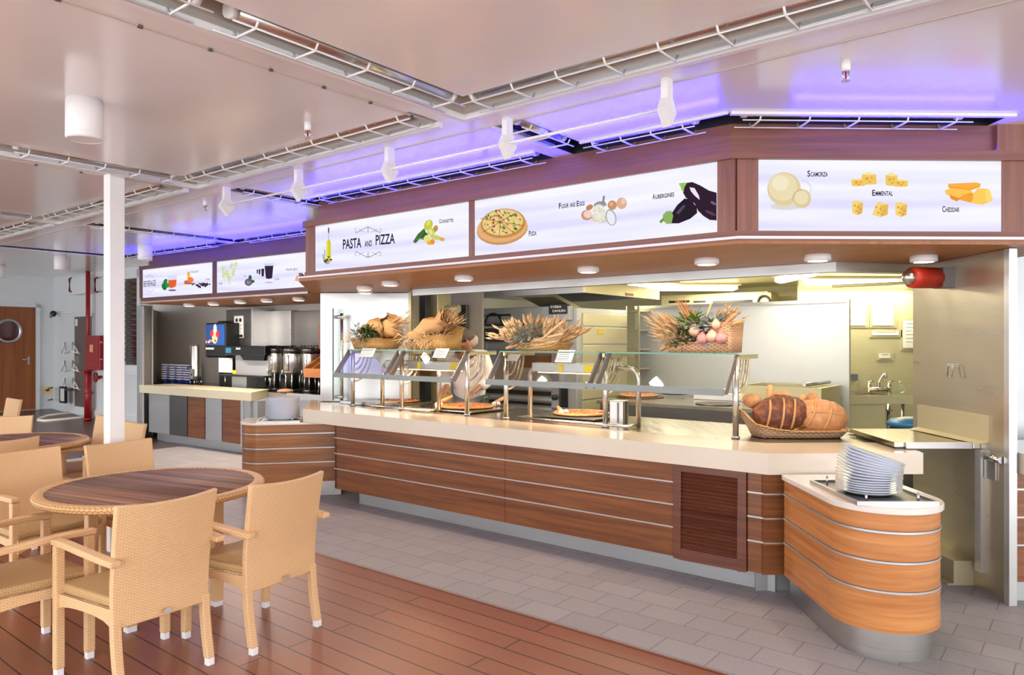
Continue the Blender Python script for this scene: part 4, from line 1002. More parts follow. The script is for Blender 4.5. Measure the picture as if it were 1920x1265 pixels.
build('carcass', MB().prism([(wa(.96)+.03, .96), (a1+1.6, .96), (a1+1.6, 1.6), (wa(1.6)+.03, 1.6)], .15, .86, FB), 'steel_m', t)
build('right_front', MB().box(a1+.3, a1+1.6, .81, .95, .15, .80, FB), 'steel_m', t)
edges = [(279, 318, 'steel_m'), (318, 351, 'steel_d'), (352, 384, 'woodp'), (385, 416, 'steel_m'), (417, 451, 'woodp'), (452, 470, 'steel_m')]
for x0, x1, m in edges:
    q0 = onb(x0, 800, FB, .5).x; q1 = onb(x1, 800, FB, .5).x
    build('front_panel', MB().box(q0+.005, q1-.005, .50, .53, .15, .775, FB), m, t, label='teak front panel' if m == 'woodp' else ('steel front panel' if m != 'steel_d' else 'dark steel front panel'))
build('divider', MB().box(onb(451, 800, FB, .49).x, onb(456, 800, FB, .49).x, .49, .52, .12, .775, FB), 'alu', t)
build('kick_plate', MB().box(a0+.2, a1+1.6, .62, .64, 0, .15, FB), 'steel_m', t)
build('front_return', MB().box(a0+.2, a1, .53, .95, .15, .775, FB), 'steel_m', t)
ZK = .885
def eq(px, b, z=ZK):
    p = onbz(px, FB, b, z); return p
def wid(px0, px1, b): return onbz(px1, FB, b, 1).x-onbz(px0, FB, b, 1).x
# stacked cups
cup = MB(); cup.lathe([(.032, 0), (.042, .10), (.045, .10), (.046, .105)], seg=16)
c0 = None
for i in range(8):
    p = eq(309+i*7.0, 1.30+.05*(i % 2)); n = 7
    for k in range(n):
        T = FB @ Matrix.Translation((p.x, p.y, ZK+.001+k*.040)) @ Matrix.Diagonal((1.22, 1.22, 1.5, 1))
        lab = ('topmost cup' if k == n-1 else 'inner cup')+' of the %s blue and white cup stack left of the urn' % (['leftmost', 'second from left', 'third from left', 'fourth from left', 'fourth from right', 'third from right', 'second from right', 'rightmost'][i])
        if c0 is None:
            c0 = thing('cup', lab, 'cup'); c0['group'] = 'stacked cups on the beverage counter'; c0.matrix_basis = T
            build('cup_body', MB().lathe([(.030, 0), (.041, .05), (.044, .05)], seg=16), 'blue', c0, world=False)
            build('rim_band', MB().lathe([(.0405, .034), (.047, .034), (.048, .050), (.043, .050)], seg=16), 'bluew', c0, world=False)
        else: dup(c0, label=lab, T=T)
def hexa(x0, x1, y0, y1, z0, z1): return MB().box(x0, x1, y0, y1, z0, z1, FB)
# hot water urn
p = eq(367, 1.15); t = thing('water_urn', 'tall slim steel hot water urn with front lever, right of the cups', 'urn', FB @ p)
build('body', MB().lathe([(.09, .0), (.09, .1), (.085, .12), (.085, .56), (.07, .60), (.03, .61)], (p.x, p.y, ZK+.07), 20, FB), 'steel', t)
for dx, dy in ((-.06, -.06), (.06, -.06), (-.06, .06), (.06, .06)): build('leg', MB().tube([FB @ Vector((p.x+dx, p.y+dy, ZK)), FB @ Vector((p.x+dx, p.y+dy, ZK+.08))], .01, 8), 'chrome', t)
build('gauge_panel', hexa(p.x+.0, p.x+.08, p.y-.1, p.y-.085, ZK+.1, ZK+.26), 'alu', t); build('dial', MB().ell((p.x+.045, p.y-.102, ZK+.17), (.018, .008, .018), FB), 'black', t)
build('tap', MB().tube([FB @ Vector((p.x, p.y-.08, ZK+.30)), FB @ Vector((p.x, p.y-.14, ZK+.29)), FB @ Vector((p.x, p.y-.14, ZK+.25))], .012, 8), 'black', t)
build('spout_pipe', MB().tube([FB @ Vector((p.x-.10, p.y-.03, ZK+.45)), FB @ Vector((p.x-.12, p.y-.03, ZK+.62)), FB @ Vector((p.x-.07, p.y-.03, ZK+.66))], .014, 8), 'chrome', t)
# picture-fronted drink dispenser
q0 = eq(386, 1.0); q1 = eq(423, 1.0); zt = onb(400, 605, FB, 1.0).z; zm = onb(400, 668, FB, 1.0).z; z2 = onb(400, 648, FB, 1.0).z; zb = onb(400, 655, FB, 1).z
t = thing('juice_dispenser', 'black drink dispenser with a blue and red fruit picture on its front', 'drink dispenser', FB @ Vector(((q0.x+q1.x)/2, 1.2, ZK)))
build('body', hexa(q0.x, q1.x, 1.0, 1.45, zm, zt), 'black', t, bevel=.01)
build('left_box', hexa(q0.x-.06, q0.x, 1.02, 1.4, zm-.02, z2+.06), 'steel_d', t)
build('back_column', hexa(q0.x-.02, q1.x, 1.25, 1.45, ZK, zm), 'black', t)
build('lid', MB().lathe([(.07, 0), (.09, .015), (.08, .03), (.0001, .035)], ((q0.x+q1.x)/2-.03, 1.15, zt), 18, FB), 'black', t)
def pm(name, cols, sc): 
    m, nt, p_ = newmat(name); N = nt.nodes; L = nt.links; tc = N.new('ShaderNodeTexCoord'); vz = N.new('ShaderNodeTexNoise'); vz.inputs['Scale'].default_value = sc
    L.new(tc.outputs['Object'], vz.inputs['Vector']); cr = N.new('ShaderNodeValToRGB'); cr.color_ramp.interpolation = 'CONSTANT'
    for i, c in enumerate(cols):
        e = cr.color_ramp.elements[i] if i < 2 else cr.color_ramp.elements.new(.5); e.position = .3+.45*i/len(cols) if i else 0; e.color = srgb(*c)
    L.new(vz.outputs[0], cr.inputs[0]); L.new(cr.outputs[0], p_.inputs['Base Color']); p_.inputs['Roughness'].default_value = .2; return m
pb = hexa(q0.x+.015, q1.x-.02, .992, 1.0, z2+.01, zt-.03); build('picture_panel', pb, plain('blue_print', (30, 80, 160), .25), t)
xm = (q0.x+q1.x)/2; hh = zt-z2; mb = MB(); ms = [plain('cream_print', (236, 206, 150), .3), plain('red_print', (196, 40, 64), .3), plain('pale_print', (220, 226, 244), .3)]
disc((xm, .985, z2+.42*hh), .075, .006, FB, mb=mb, mi=0, rz=.12); disc((xm-.08, .983, z2+.55*hh), .05, .006, FB, mb=mb, mi=1); disc((xm+.08, .983, z2+.5*hh), .05, .006, FB, mb=mb, mi=1); disc((xm+.01, .982, z2+.75*hh), .04, .006, FB, mb=mb, mi=2, rz=.07)
for i in range(8): disc((q0.x+.04+i*.035, .981, z2+.06+.02*(i % 2)), .02, .006, FB, mb=mb, mi=i % 3)
build('fruit_picture', mb, ms, t)
z = zm+.35*(z2-zm); mb = MB(); [mb.box(q0.x+.02+i*.055, q0.x+.06+i*.055, .985, .998, zb-.0, zb+.03, FB) for i in range(4)]; build('button_row', mb, 'paper', t)
# black double juice machine
q0 = eq(424, .95); q1 = eq(499, .95); Z = lambda py: onb(460, py, FB, .95).z
t = thing('coffee_machine', 'wide black and steel drinks machine with paper towel sheet hanging below', 'drinks machine', FB @ Vector(((q0.x+q1.x)/2, 1.2, ZK)))
build('head', hexa(q0.x, q1.x, .93, 1.45, Z(666), Z(648)), 'blackgl', t, bevel=.01)
build('body', hexa(q0.x+.17, q1.x-.02, 1.0, 1.45, Z(703), Z(666)), 'steel_m', t)
build('spout_hood', MB().prism([(q0.x+.38, Z(666)), (q1.x-.02, Z(666)), (q1.x-.04, Z(675)), (q0.x+.46, Z(675))], -1.02, -.94, FB @ Matrix(((1, 0, 0, 0), (0, 0, -1, 0), (0, 1, 0, 0), (0, 0, 0, 1)))), 'blackgl', t)
build('base_tray', hexa(q0.x-.1, q1.x, .9, 1.45, Z(706), Z(703)), 'black', t)
build('back_column', hexa(q0.x-.2, q0.x+.3, 1.12, 1.45, Z(703), Z(666)), 'black', t)
build('stand', hexa(q0.x+.0, q0.x+.38, 1.05, 1.4, ZK, Z(706)), 'steel_m', t)
build('hanging_sheet', hexa(onbz(410, FB, 1.0, 1).x, onbz(435, FB, 1.0, 1).x, 1.0, 1.01, Z(700), Z(672)), 'paper', t)
build('yellow_label', hexa(onbz(437, FB, 1.0, 1).x, onbz(443, FB, 1.0, 1).x, .99, 1.0, Z(702), Z(695)), 'yell', t)
build('blue_display', hexa(q0.x+.03, q0.x+.17, .92, .93, Z(662), Z(652)), plain('blue_display', (40, 110, 150), .2), t)
mb = MB(); [mb.box(q0.x+.30+i*.06, q0.x+.34+i*.06, .92, .93, Z(655), Z(652), FB) for i in range(2)]; build('display_labels', mb, 'paper', t)
for i in range(3): x = q0.x-.25+i*.2; build('leg', MB().tube([FB @ Vector((x, 1.1, ZK)), FB @ Vector((x, 1.1, Z(703)))], .012, 8), 'chrome', t)
# tall steel cabinet with notice
q0 = onbz(424, FB, 1.25, 1); q1 = onbz(472, FB, 1.25, 1); Z = lambda py: onb(450, py, FB, 1.25).z
t = thing('steel_cabinet', 'tall grey steel wall cabinet above the drinks machine with a white notice', 'cabinet', FB @ Vector(((q0.x+q1.x)/2, 1.4, Z(648))))
build('body', hexa(q0.x, q1.x, 1.25, 1.6, Z(648), Z(580)), 'steel_d', t, bevel=.005)
build('edge_strip', hexa(q1.x, q1.x+.05, 1.24, 1.6, Z(648), Z(579)), 'alu', t)
n0 = onbz(439, FB, 1.24, 1).x; n1 = onbz(456, FB, 1.24, 1).x
build('notice', hexa(n0, n1, 1.24, 1.25, Z(633), Z(592)), 'paper', t)
mb = MB(); w_ = n1-n0
for i in range(9): mb.box(n0+.02, n1-.03-.02*(i % 3), 1.236, 1.24, Z(609)-i*.02, Z(609)-i*.02+.006, FB)
mb.box(n0+.01, n1-.01, 1.235, 1.24, Z(632), Z(627), FB); disc((n0+w_*.3, 1.235, Z(600)), .03, .005, FB, mb=mb); disc((n0+w_*.7, 1.235, Z(600)), .03, .005, FB, mb=mb)
build('notice_print', mb, 'black', t)
struct('trim_9', hexa(onbz(477, FB, 1.5, 1).x, onbz(545, FB, 1.5, 1).x, 1.5, 1.6, Z(652), Z(583)), 'steel', .004)
struct('trim_10', hexa(onbz(546, FB, 1.55, 1).x, 1.2, 1.55, 1.6, Z(652), Z(585)), 'steel_d', .004)
# thermal coffee urns
urn0 = None
for i, (px, b, s_) in enumerate(((516, 1.12, .8), (549, 1.12, 1.12), (568, 1.35, .9), (581, 1.12, .85), (592, 1.3, .85), (506, 1.35, .75))):
    p = eq(px, b); lab = 'black and steel coffee urn on a stand, ' + ['left of the largest urn', 'the largest of the row', 'behind and right of the largest', 'second from the right', 'rightmost, beside the dark wood cabinet', 'at the left end, farther back'][i]
    T = FB @ Matrix.Translation((p.x, p.y, ZK+.001)) @ Matrix.Diagonal((s_, s_, 1, 1))
    if urn0 is None:
        urn0 = thing('coffee_urn', lab, 'urn', group='coffee urns in the beverage bay'); urn0.matrix_basis = T
        build('base', MB().lathe([(.12, 0), (.12, .015), (.05, .03), (.04, .05)], seg=20), 'black', urn0, world=False)
        for k in range(4): a = PI/4+k*PI/2; build('leg', MB().tube([(.085*math.cos(a), .085*math.sin(a), .01), (.085*math.cos(a), .085*math.sin(a), .27)], .012, 8), 'chrome', urn0, world=False)
        build('stand', MB().lathe([(.07, .02), (.075, .22), (.1, .26)], seg=20), 'black', urn0, world=False)
        build('body', MB().lathe([(.10, .25), (.118, .27), (.118, .53), (.115, .54)], seg=28), 'steel', urn0, world=False)
        build('lid', MB().lathe([(.12, .54), (.122, .60), (.09, .62), (.0001, .625)], seg=28), 'black', urn0, world=False)
        build('handle', MB().tube([(-.06, 0, .62), (-.05, 0, .65), (.05, 0, .65), (.06, 0, .62)], .01, 8), 'black', urn0, world=False)
        build('tap', MB().tube([(0, -.11, .30), (0, -.16, .30), (0, -.165, .25)], .014, 8), 'chrome', urn0, world=False)
        build('sight_glass', MB().tube([(.05, -.115, .29), (.05, -.115, .52)], .008, 8), 'chrome', urn0, world=False)
    else: dup(urn0, label=lab, T=T)
# wooden box on a post and the dark wood cabinet
q0 = onbz(569, FB, .85, 1).x; q1 = q0+.42; zb = onb(585, 706, FB, .85).z
t = thing('wooden_tray_box', 'light wooden compartment box on a steel post, right end of the beverage bay', 'box', FB @ Vector((q0+.15, 1.0, ZK)))
mb = MB(); mb.box(q0, q1, .85, .87, zb, zb+.11, FB); mb.box(q0, q1, .85, 1.3, zb-.01, zb, FB); 
build('box', mb, 'woodbox', t)
for x in (q0, q0+.17, q0+.36): build('side', MB().add([(x, .86, zb+.0), (x, 1.3, zb), (x, 1.3, zb+.36), (x, .86, zb+.12), (x+.015, .86, zb), (x+.015, 1.3, zb), (x+.015, 1.3, zb+.36), (x+.015, .86, zb+.12)], [(0, 1, 2, 3), (7, 6, 5, 4), (0, 3, 7, 4), (1, 5, 6, 2), (3, 2, 6, 7), (0, 4, 5, 1)], FB), 'woodbox', t)
build('post', MB().tube([FB @ Vector((q0+.15, 1.0, ZK)), FB @ Vector((q0+.15, 1.0, zb))], .02, 10), 'chrome', t)
x0 = onbz(594, FB, 1.3, 1).x
t = thing('wood_cabinet', 'dark brown wooden cup cabinet behind the tray box', 'cabinet', FB @ Vector((x0+.15, 1.4, 1.2)))
build('body', hexa(x0, x0+.5, 1.32, 1.55, onb(600, 672, FB, 1.3).z, onb(600, 609, FB, 1.3).z), 'woodlv', t, bevel=.005)
build('shelf', hexa(x0+.03, x0+.48, 1.29, 1.32, onb(600, 655, FB, 1.3).z, onb(600, 651, FB, 1.3).z), 'woodlv', t)
one('napkin_pile', MB().ell(FB @ Vector((eq(535, .88).x, .88, ZK+.012)), (.12, .09, .035)), 'skin', 'crumpled cream cloth lying on the black top before the urns', 'cloth')
struct('wall_bay', MB().box(a1+1.61, a1+1.65, .98, 1.62, 0, 2.16, FB), 'steel')
# ================================================================== KITCHEN
def kb(px0, py0, px1, py1, b, d, z0=None, z1=None, mb=None, fr=FM, mi=0):
    p = onb(px0, py0, fr, b); q = onb(px1, py1, fr, b); mb = mb or MB()
    return mb.box(min(p.x, q.x), max(p.x, q.x), b, b+d, min(p.z, q.z) if z0 is None else z0, max(p.z, q.z) if z1 is None else z1, fr, mi)
kc = MB(); kc.prism([tuple(W(FM, -4.2, 1.3)[:2]), (-1.07, 8.1), (2.33, 5.32), (3.08, 5.46), (7, 5.46), tuple(W(FM, 9, 6.9)[:2]), tuple(W(FM, -4.2, 6.9)[:2])], 2.46, 2.50)
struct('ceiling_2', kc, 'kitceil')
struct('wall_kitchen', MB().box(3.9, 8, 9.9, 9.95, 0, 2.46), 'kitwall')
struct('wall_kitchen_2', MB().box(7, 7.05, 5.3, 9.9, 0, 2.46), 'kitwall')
struct('wall_column', MB().box(-2.228, -1.20, 8.46, 8.54, .905, 2.165).box(-2.228, -2.18, 8.54, 9.2, .905, 2.165), 'steel', .004)
struct('trim_11', MB().box(-1.2, -1.17, 8.44, 8.56, .905, 2.165), 'steel_y')
struct('trim_12', kb(766, 550, 786, 650, 1.75, .1, 0, 2.4), 'steel_y', .005)
struct('trim_13', kb(787, 540, 797, 650, 1.7, .1, 0, 2.4), 'black')
struct('trim_14', kb(799, 560, 820, 650, 1.9, .25, 0, 2.4), 'steel_y', .01)
q = onb(820, 579, FM, 2.0)
t = thing('duct', 'short round steel duct behind the burlap baskets', 'duct', W(FM, q.x, 2.0, q.z)); build('pipe', MB().tube([W(FM, q.x, 2.05, q.z), W(FM, q.x+.28, 2.1, q.z)], .05, 18), 'steel_y', t)
# tall fridge beside the oven
t = thing('tall_fridge', 'tall dark steel fridge left of the pizza oven', 'fridge', W(FM, onb(846, 600, FM, 3.1).x, 3.4, 0))
build('body', kb(824, 600, 868, 700, 3.1, .8, 0, 2.05), 'steel_d', t, bevel=.006); build('door', kb(828, 600, 865, 700, 3.06, .04, .15, 2.0), 'steel_m', t, bevel=.006)
build('handle', kb(862, 600, 864, 700, 3.02, .04, .9, 1.6), 'black', t)
# deck oven
BO = 3.03; o0 = onb(870, 600, FM, BO).x; o1 = onb(1082, 600, FM, BO).x; ot = onb(1075, 573, FM, BO).z
t = thing('deck_oven', 'large steel deck pizza oven with dark windows', 'oven', W(FM, (o0+o1)/2, BO+.6, 0))
build('body', MB().box(o0, o1, BO, BO+1.25, .1, ot-.02, FM), 'steel_m', t, bevel=.006)
build('header_panel', kb(876, 582, 1068, 600, BO-.08, .08, None, ot), 'steel_m', t, bevel=.006)
build('upper_window', kb(903, 607, 1003, 640, BO-.02, .02), plain('oven_window_brown', (66, 34, 24), .06, coat=.6), t)
build('window_rail', kb(903, 612, 1000, 614, BO-.03, .02), 'alu', t)
build('lower_window', kb(975, 662, 1036, 690, BO-.02, .02), plain('oven_window_brown_2', (92, 58, 46), .1, coat=.6), t)
build('hinged_flap', kb(912, 642, 968, 656, BO-.06, .06), 'steel_m', t, bevel=.01)
for y0, y1 in ((708, 712), (724, 727), (744, 747), (762, 765)): build('shelf_rail', kb(908, y0, 1034, y1, BO-.04, .04), 'alu', t)
for y0, y1 in ((713, 723), (728, 743), (748, 761)): build('deck_opening', kb(912, y0, 1032, y1, BO-.012, .012), plain('oven_dark', (54, 38, 28), .3), t)
hd = onb(908, 606, FM, BO-.06); he = onb(962, 590, FM, BO-.06)
mb = MB(); mb.tube([W(FM, hd.x, BO-.03, hd.z+.02), W(FM, hd.x+.03, BO-.08, he.z), W(FM, he.x-.03, BO-.08, he.z), W(FM, he.x, BO-.03, hd.z+.02)], .014, 8)
mb.tube([W(FM, hd.x+.1+.14*math.cos(a)+.08, BO-.09, hd.z+.13*math.sin(a)) for a in [PI*i/8 for i in range(9)]], .012, 8); build('handle', mb, 'black', t)
build('control_column', kb(1034, 662, 1048, 765, BO-.05, .05), 'steel', t); build('knob', MB().ell(W(FM, onb(1039, 745, FM, BO-.08).x, BO-.08, onb(1039, 745, FM, BO-.08).z), (.035, .035, .035)), 'black', t)
build('control_panel', kb(1052, 722, 1064, 764, BO-.015, .015), 'black', t); build('indicator', kb(1052, 722, 1055, 726, BO-.02, .01), 'red', t)
build('brand_plate', kb(1029, 571, 1063, 588, BO-.09, .012), 'black', t)
for s_, y0, y1 in (('SVEBA', 577.5, 4.6), ('DAHLEN', 585, 4.6)):
    p0 = onb(1032 if s_ == 'SVEBA' else 1036, y0, FM, BO-.093); p1 = onb(1053 if s_ == 'SVEBA' else 1060, y0, FM, BO-.093); k = abs(onb(1040, 580, FM, BO-.093).z-onb(1040, 580-y1, FM, BO-.093).z)
    build('brand_lettering', text_mb(s_, FM @ Matrix.Translation((p0.x, BO-.093, p0.z)), p1.x-p0.x, k, .02), 'paper', t, uv=False)
FS = frame(W(FM, o1, 0).x, W(FM, o1, 0).y, .6239, .7815)      # right side of the oven; local y = -U
for i, (z0, z1) in enumerate(((.15, .5), (.52, .85), (.87, 1.2), (1.22, 1.55), (1.57, 1.78), (1.80, 1.96))):
    build('side_panel', MB().box(BO+.12, BO+1.22, -.012, .0, z0, z1, FS), 'steel_y', t, bevel=.003)
build('yellow_sticker', kb(1122, 616, 1132, 626, -.018, .005, fr=frame(W(FM, o1, 0).x, W(FM, o1, 0).y, .6239, .7815)), 'yell', t)
# extractor hood
BH = 2.75; h0 = onb(902, 545, FM, BH).x; h1 = onb(1093, 545, FM, BH).x; hz0 = onb(1000, 553, FM, BH).z; hz1 = onb(1000, 533, FM, BH).z
t = thing('extractor_hood', 'steel extractor hood hanging above the deck oven', 'hood', W(FM, (h0+h1)/2, BH+.7, hz0))
mb = MB(); mb.box(h0, h1, BH, BH+.03, hz0, hz1, FM).box(h0, h0+.03, BH+.03, BH+1.6, hz0, hz1, FM).box(h0, h1, BH+1.57, BH+1.6, hz0, hz1, FM).box(h0, h1, BH, BH+1.6, hz1, hz1+.02, FM)
build('canopy_body', mb, 'steel_m', t); build('side_panel', MB().box(h1, h1+.03, BH, BH+1.9, hz0, hz1, FM), 'steel_y', t)
FH = frame(W(FM, h1+.03, 0).x, W(FM, h1+.03, 0).y, .6239, .7815); build('red_label', kb(1174, 549, 1188, 555, -.006, .005, fr=FH), 'redbr', t)
mb = MB(); mb.add([(h0+.4, BH+.4, hz0), (h0+.9, BH+.4, hz0), (h0+1.0, BH+.9, hz0-.18), (h0+.5, BH+.9, hz0-.18), (h0+.4, BH+.4, hz0+.05), (h0+.9, BH+.4, hz0+.05), (h0+1.0, BH+.9, hz0-.13), (h0+.5, BH+.9, hz0-.13)], [(3, 2, 1, 0), (4, 5, 6, 7), (0, 1, 5, 4), (2, 3, 7, 6), (0, 4, 7, 3), (1, 2, 6, 5)], FM)
build('grease_filter', mb, 'steel_y', t)
# rack, big pale panel, worktable, pan, sink
t = thing('shelf_rack', 'narrow steel shelf rack between the oven and the tall pale panel', 'rack', W(FM, onb(1183, 600, FM, 4.5).x, 4.6, 0))
x0 = onb(1172, 600, FM, 4.5).x; x1 = onb(1200, 600, FM, 4.5).x
for i in range(7): build('shelf', MB().box(x0, x1, 4.5, 4.9, .4+i*.27, .42+i*.27, FM), 'steel_y', t)
for x in (x0, x1-.03): build('post', MB().box(x, x+.03, 4.48, 4.5, 0, 2.1, FM), 'steel_y', t)
build('back_panel', MB().box(x0, x1, 4.9, 4.92, 0, 2.1, FM), 'black', t)
t = thing('steel_partition', 'large smooth pale steel partition panel in the kitchen, behind the flower basket', 'partition', W(FM, 0, 4.8, 0))
x0 = onb(1191, 600, FM, 4.8).x; x1 = onb(1588, 600, FM, 4.8).x
M['steel_pale'] = steel('pale_sheet_steel', (226, 228, 234), .42, (2, 2, 2), -.1, .55)
build('sheet', MB().box(x0, x1, 4.8, 4.83, .0, 2.07, FM), 'steel_pale', t); build('top_rail', MB().box(x0, x1, 4.78, 4.85, 2.07, 2.11, FM), 'steel_m', t); build('end_rail', MB().box(x1, x1+.03, 4.78, 4.85, 0, 2.11, FM), 'steel_pale', t)
t = thing('work_table', 'long steel worktable in the kitchen with pizzas on it', 'table', W(FM, 0, 3.3, 0))
x0 = onb(1118, 750, FM, 2.86).x; x1 = onb(1500, 765, FM, 2.86).x
build('table_top', MB().box(x0, x1, 2.86, 3.9, .86, .90, FM), 'steel_top', t, bevel=.004); build('apron', MB().box(x0+.03, x1-.03, 2.9, 2.93, .72, .86, FM), 'steel_d', t)
build('drawer_front', MB().box(x0+.03, x1-.03, 2.93, 3.85, .1, .70, FM), 'steel_m', t)
for x in (x0+.05, x1-.1): build('leg', MB().box(x, x+.05, 2.9, 2.95, 0, .72, FM), 'steel', t)
t = thing('bratt_pan', 'open steel cooking pan unit behind the bread basket', 'pan unit', W(FM, onb(1470, 740, FM, 3.95).x, 4.3, 0))
x0 = onb(1380, 740, FM, 3.95).x; x1 = onb(1540, 740, FM, 3.95).x; zz = onb(1540, 728, FM, 3.95).z
build('body', MB().box(x0, x1, 3.95, 4.75, .0, zz-.06, FM).box(x0, x1, 3.95, 3.99, zz-.06, zz, FM).box(x0, x1, 4.71, 4.75, zz-.06, zz, FM).box(x0, x0+.06, 3.99, 4.71, zz-.06, zz, FM).box(x1-.06, x1, 3.99, 4.71, zz-.06, zz, FM), 'steel_y', t)
build('well', MB().box(x0+.06, x1-.06, 3.99, 4.71, zz-.05, zz-.04, FM), 'steel_d', t); build('grate', MB().box(x0+.5, x1-.3, 4.1, 4.6, zz-.04, zz-.03, FM), 'black', t)
build('lid_bar', MB().tube([W(FM, x1-.2, 4.0, zz+.03), W(FM, x1-.1, 4.65, zz+.04)], .02, 10), 'chrome', t)
t = thing('work_tray', 'white low steel box on the worktable', 'box', W(FM, 0, 3.7, .9)); build('box', kb(1300, 735, 1392, 752, 3.72, .15, .902), 'steel_pale', t, bevel=.005)
# wall behind the sink: papers and sink
def wallpaper(px0, py0, px1, py1, lab, name='notice_sheet', lines=6):
    p, q_ = atY(px0, py0, 9.885), atY(px1, py1, 9.885); t = thing(name, lab, 'notice', ((p.x+q_.x)/2, 9.89, q_.z))
    build('frame', MB().box(p.x-.03, q_.x+.05, 9.89, 9.9, q_.z-.03, p.z+.02), 'steel_y', t); build('sheet', MB().box(p.x, q_.x, 9.882, 9.89, q_.z, p.z), 'paper', t)
    mb = MB(); h_ = p.z-q_.z
    for i in range(lines): mb.box(p.x+.03, q_.x-.03-.04*(i % 3), 9.88, 9.882, p.z-h_*(.1+.8*i/lines)-.004, p.z-h_*(.1+.8*i/lines))
    build('faint_print', mb, 'grey', t)
wallpaper(1590, 564, 1623, 610, 'framed paper notice on the kitchen wall, beside the pale partition')
wallpaper(1636, 563, 1675, 610, 'framed paper notice in the middle above the sink tap')
wallpaper(1694, 601, 1724, 652, 'framed paper notice at lower right, cut by the steel wall')
wallpaper(1636, 621, 1685, 628, 'long narrow label strip under the middle notice', 'label_strip', 1)
wallpaper(1649, 663, 1669, 671, 'small white label above the sink tap', 'label_strip', 1)
one('light_switch', MB().box(atY(1592, 700, 9.88).x, atY(1606, 700, 9.88).x, 9.84, 9.9, atY(1592, 712, 9.88).z, atY(1592, 701, 9.88).z), 'steel_d', 'small dark wall switch left of the sink tap', 'switch')
s0 = atY(1593, 740, 9.1); s1 = atY(1719, 740, 9.1)
t = thing('sink_unit', 'steel sink unit on legs against the kitchen wall', 'sink', ((s0.x+s1.x)/2, 9.4, 0))
zt_ = .925; X0, X1 = s0.x-.1, s1.x; mb = MB()
mb.box(X0, X1, 9.05, 9.15, zt_-.04, zt_).box(X0, X1, 9.7, 9.88, zt_-.04, zt_).box(X0, X0+.12, 9.15, 9.7, zt_-.04, zt_).box(X1-.28, X1, 9.15, 9.7, zt_-.04, zt_); build('sink_top', mb, 'steel_top', t)
build('basin', MB().box(X0+.12, X1-.28, 9.15, 9.7, zt_-.2, zt_-.18), 'steel_d', t); build('apron', MB().box(X0, X1, 9.04, 9.06, zt_-.1, zt_-.0), 'steel_y', t)
for x in (X1-.3, X1-.12): build('leg', MB().tube([(x, 9.2, 0), (x, 9.2, zt_-.1)], .02, 10), 'chrome', t)
build('cabinet_body', MB().box(X0, X0+.55, 9.1, 9.8, 0, zt_-.1), 'steel_y', t, bevel=.005)
t = thing('sink_tap', 'chrome two-handle sink tap with swan neck', 'tap', (atY(1648, 733, 9.75).x, 9.78, zt_))
T_ = lambda px, py: atY(px, py, 9.75)
mb = MB(); mb.tube([T_(1628, 729), T_(1668, 729)], .03, 12); build('body', mb, 'chrome', t)
for px in (1630, 1667): build('valve', MB().tube([T_(px, 737), T_(px, 718)], .028, 12), 'chrome', t); build('lever', MB().tube([T_(px-3, 716), T_(px+8, 714)], .01, 8), 'chrome', t)
build('neck', MB().tube([T_(1648, 728), T_(1648, 716), T_(1657, 701), T_(1660, 699), T_(1661, 709)], .018, 12), 'chrome', t)
one('glass_jar', MB().lathe([(.05, 0), (.055, .02), (.055, .15), (.05, .155)], (atY(1690, 738, 9.6).x, 9.6, zt_+.001), 20), 'glass', 'clear glass jar standing on the sink edge, right of the tap', 'jar')
p = atY(1706, 800, 7.6)
t = thing('waste_bin', 'bin with a blue bag behind the counter flap', 'bin', (p.x, 7.6, 0)); build('bin_body', MB().lathe([(.15, 0), (.2, .70)], (p.x, 7.6, 0), 24), 'steel_d', t)
build('blue_bag', MB().ell((p.x, 7.6, .74), (.22, .22, .07), fn=lambda a, q: q*(1+.18*noise.noise(a*3))), 'bluebag', t); build('bag_stripe', MB().ell((p.x-.02, 7.58, .775), (.15, .05, .045)), 'paper', t)
# high equipment above the partition
t = thing('slotted_cabinet', 'pale wall unit with dark slots above the kitchen partition', 'cabinet', W(FM, onb(1300, 560, FM, 6.0).x, 6.1, 1.9))
build('body', kb(1240, 554, 1440, 620, 6.0, .4), 'steel_y', t, bevel=.01)
for x0, x1 in ((1254, 1292), (1300, 1322), (1336, 1410)): build('slot', kb(x0, 564, x1, 566.5, 5.98, .03), 'black', t)
c = onb(1433, 563, FM, 5.98)
t = thing('hose_reel', 'round dark-ringed reel on the kitchen wall above the partition', 'reel', W(FM, c.x, 5.95, c.z-.1)); build('reel_body', kb(1420, 548, 1446, 575, 5.99, .35), 'steel_y', t, bevel=.02); build('ring', ring((c.x, 5.98, c.z-.02), .1, .03, -.03, T=FM), 'black', t)
mb = MB(); mb.tube([W(FM, -1.0, 5.2, 2.30), W(FM, 4.5, 5.2, 2.30)], .02, 8); one('overhead_pipe', mb, 'steel_y', 'thin pipe running under the kitchen ceiling above the partition', 'pipe')
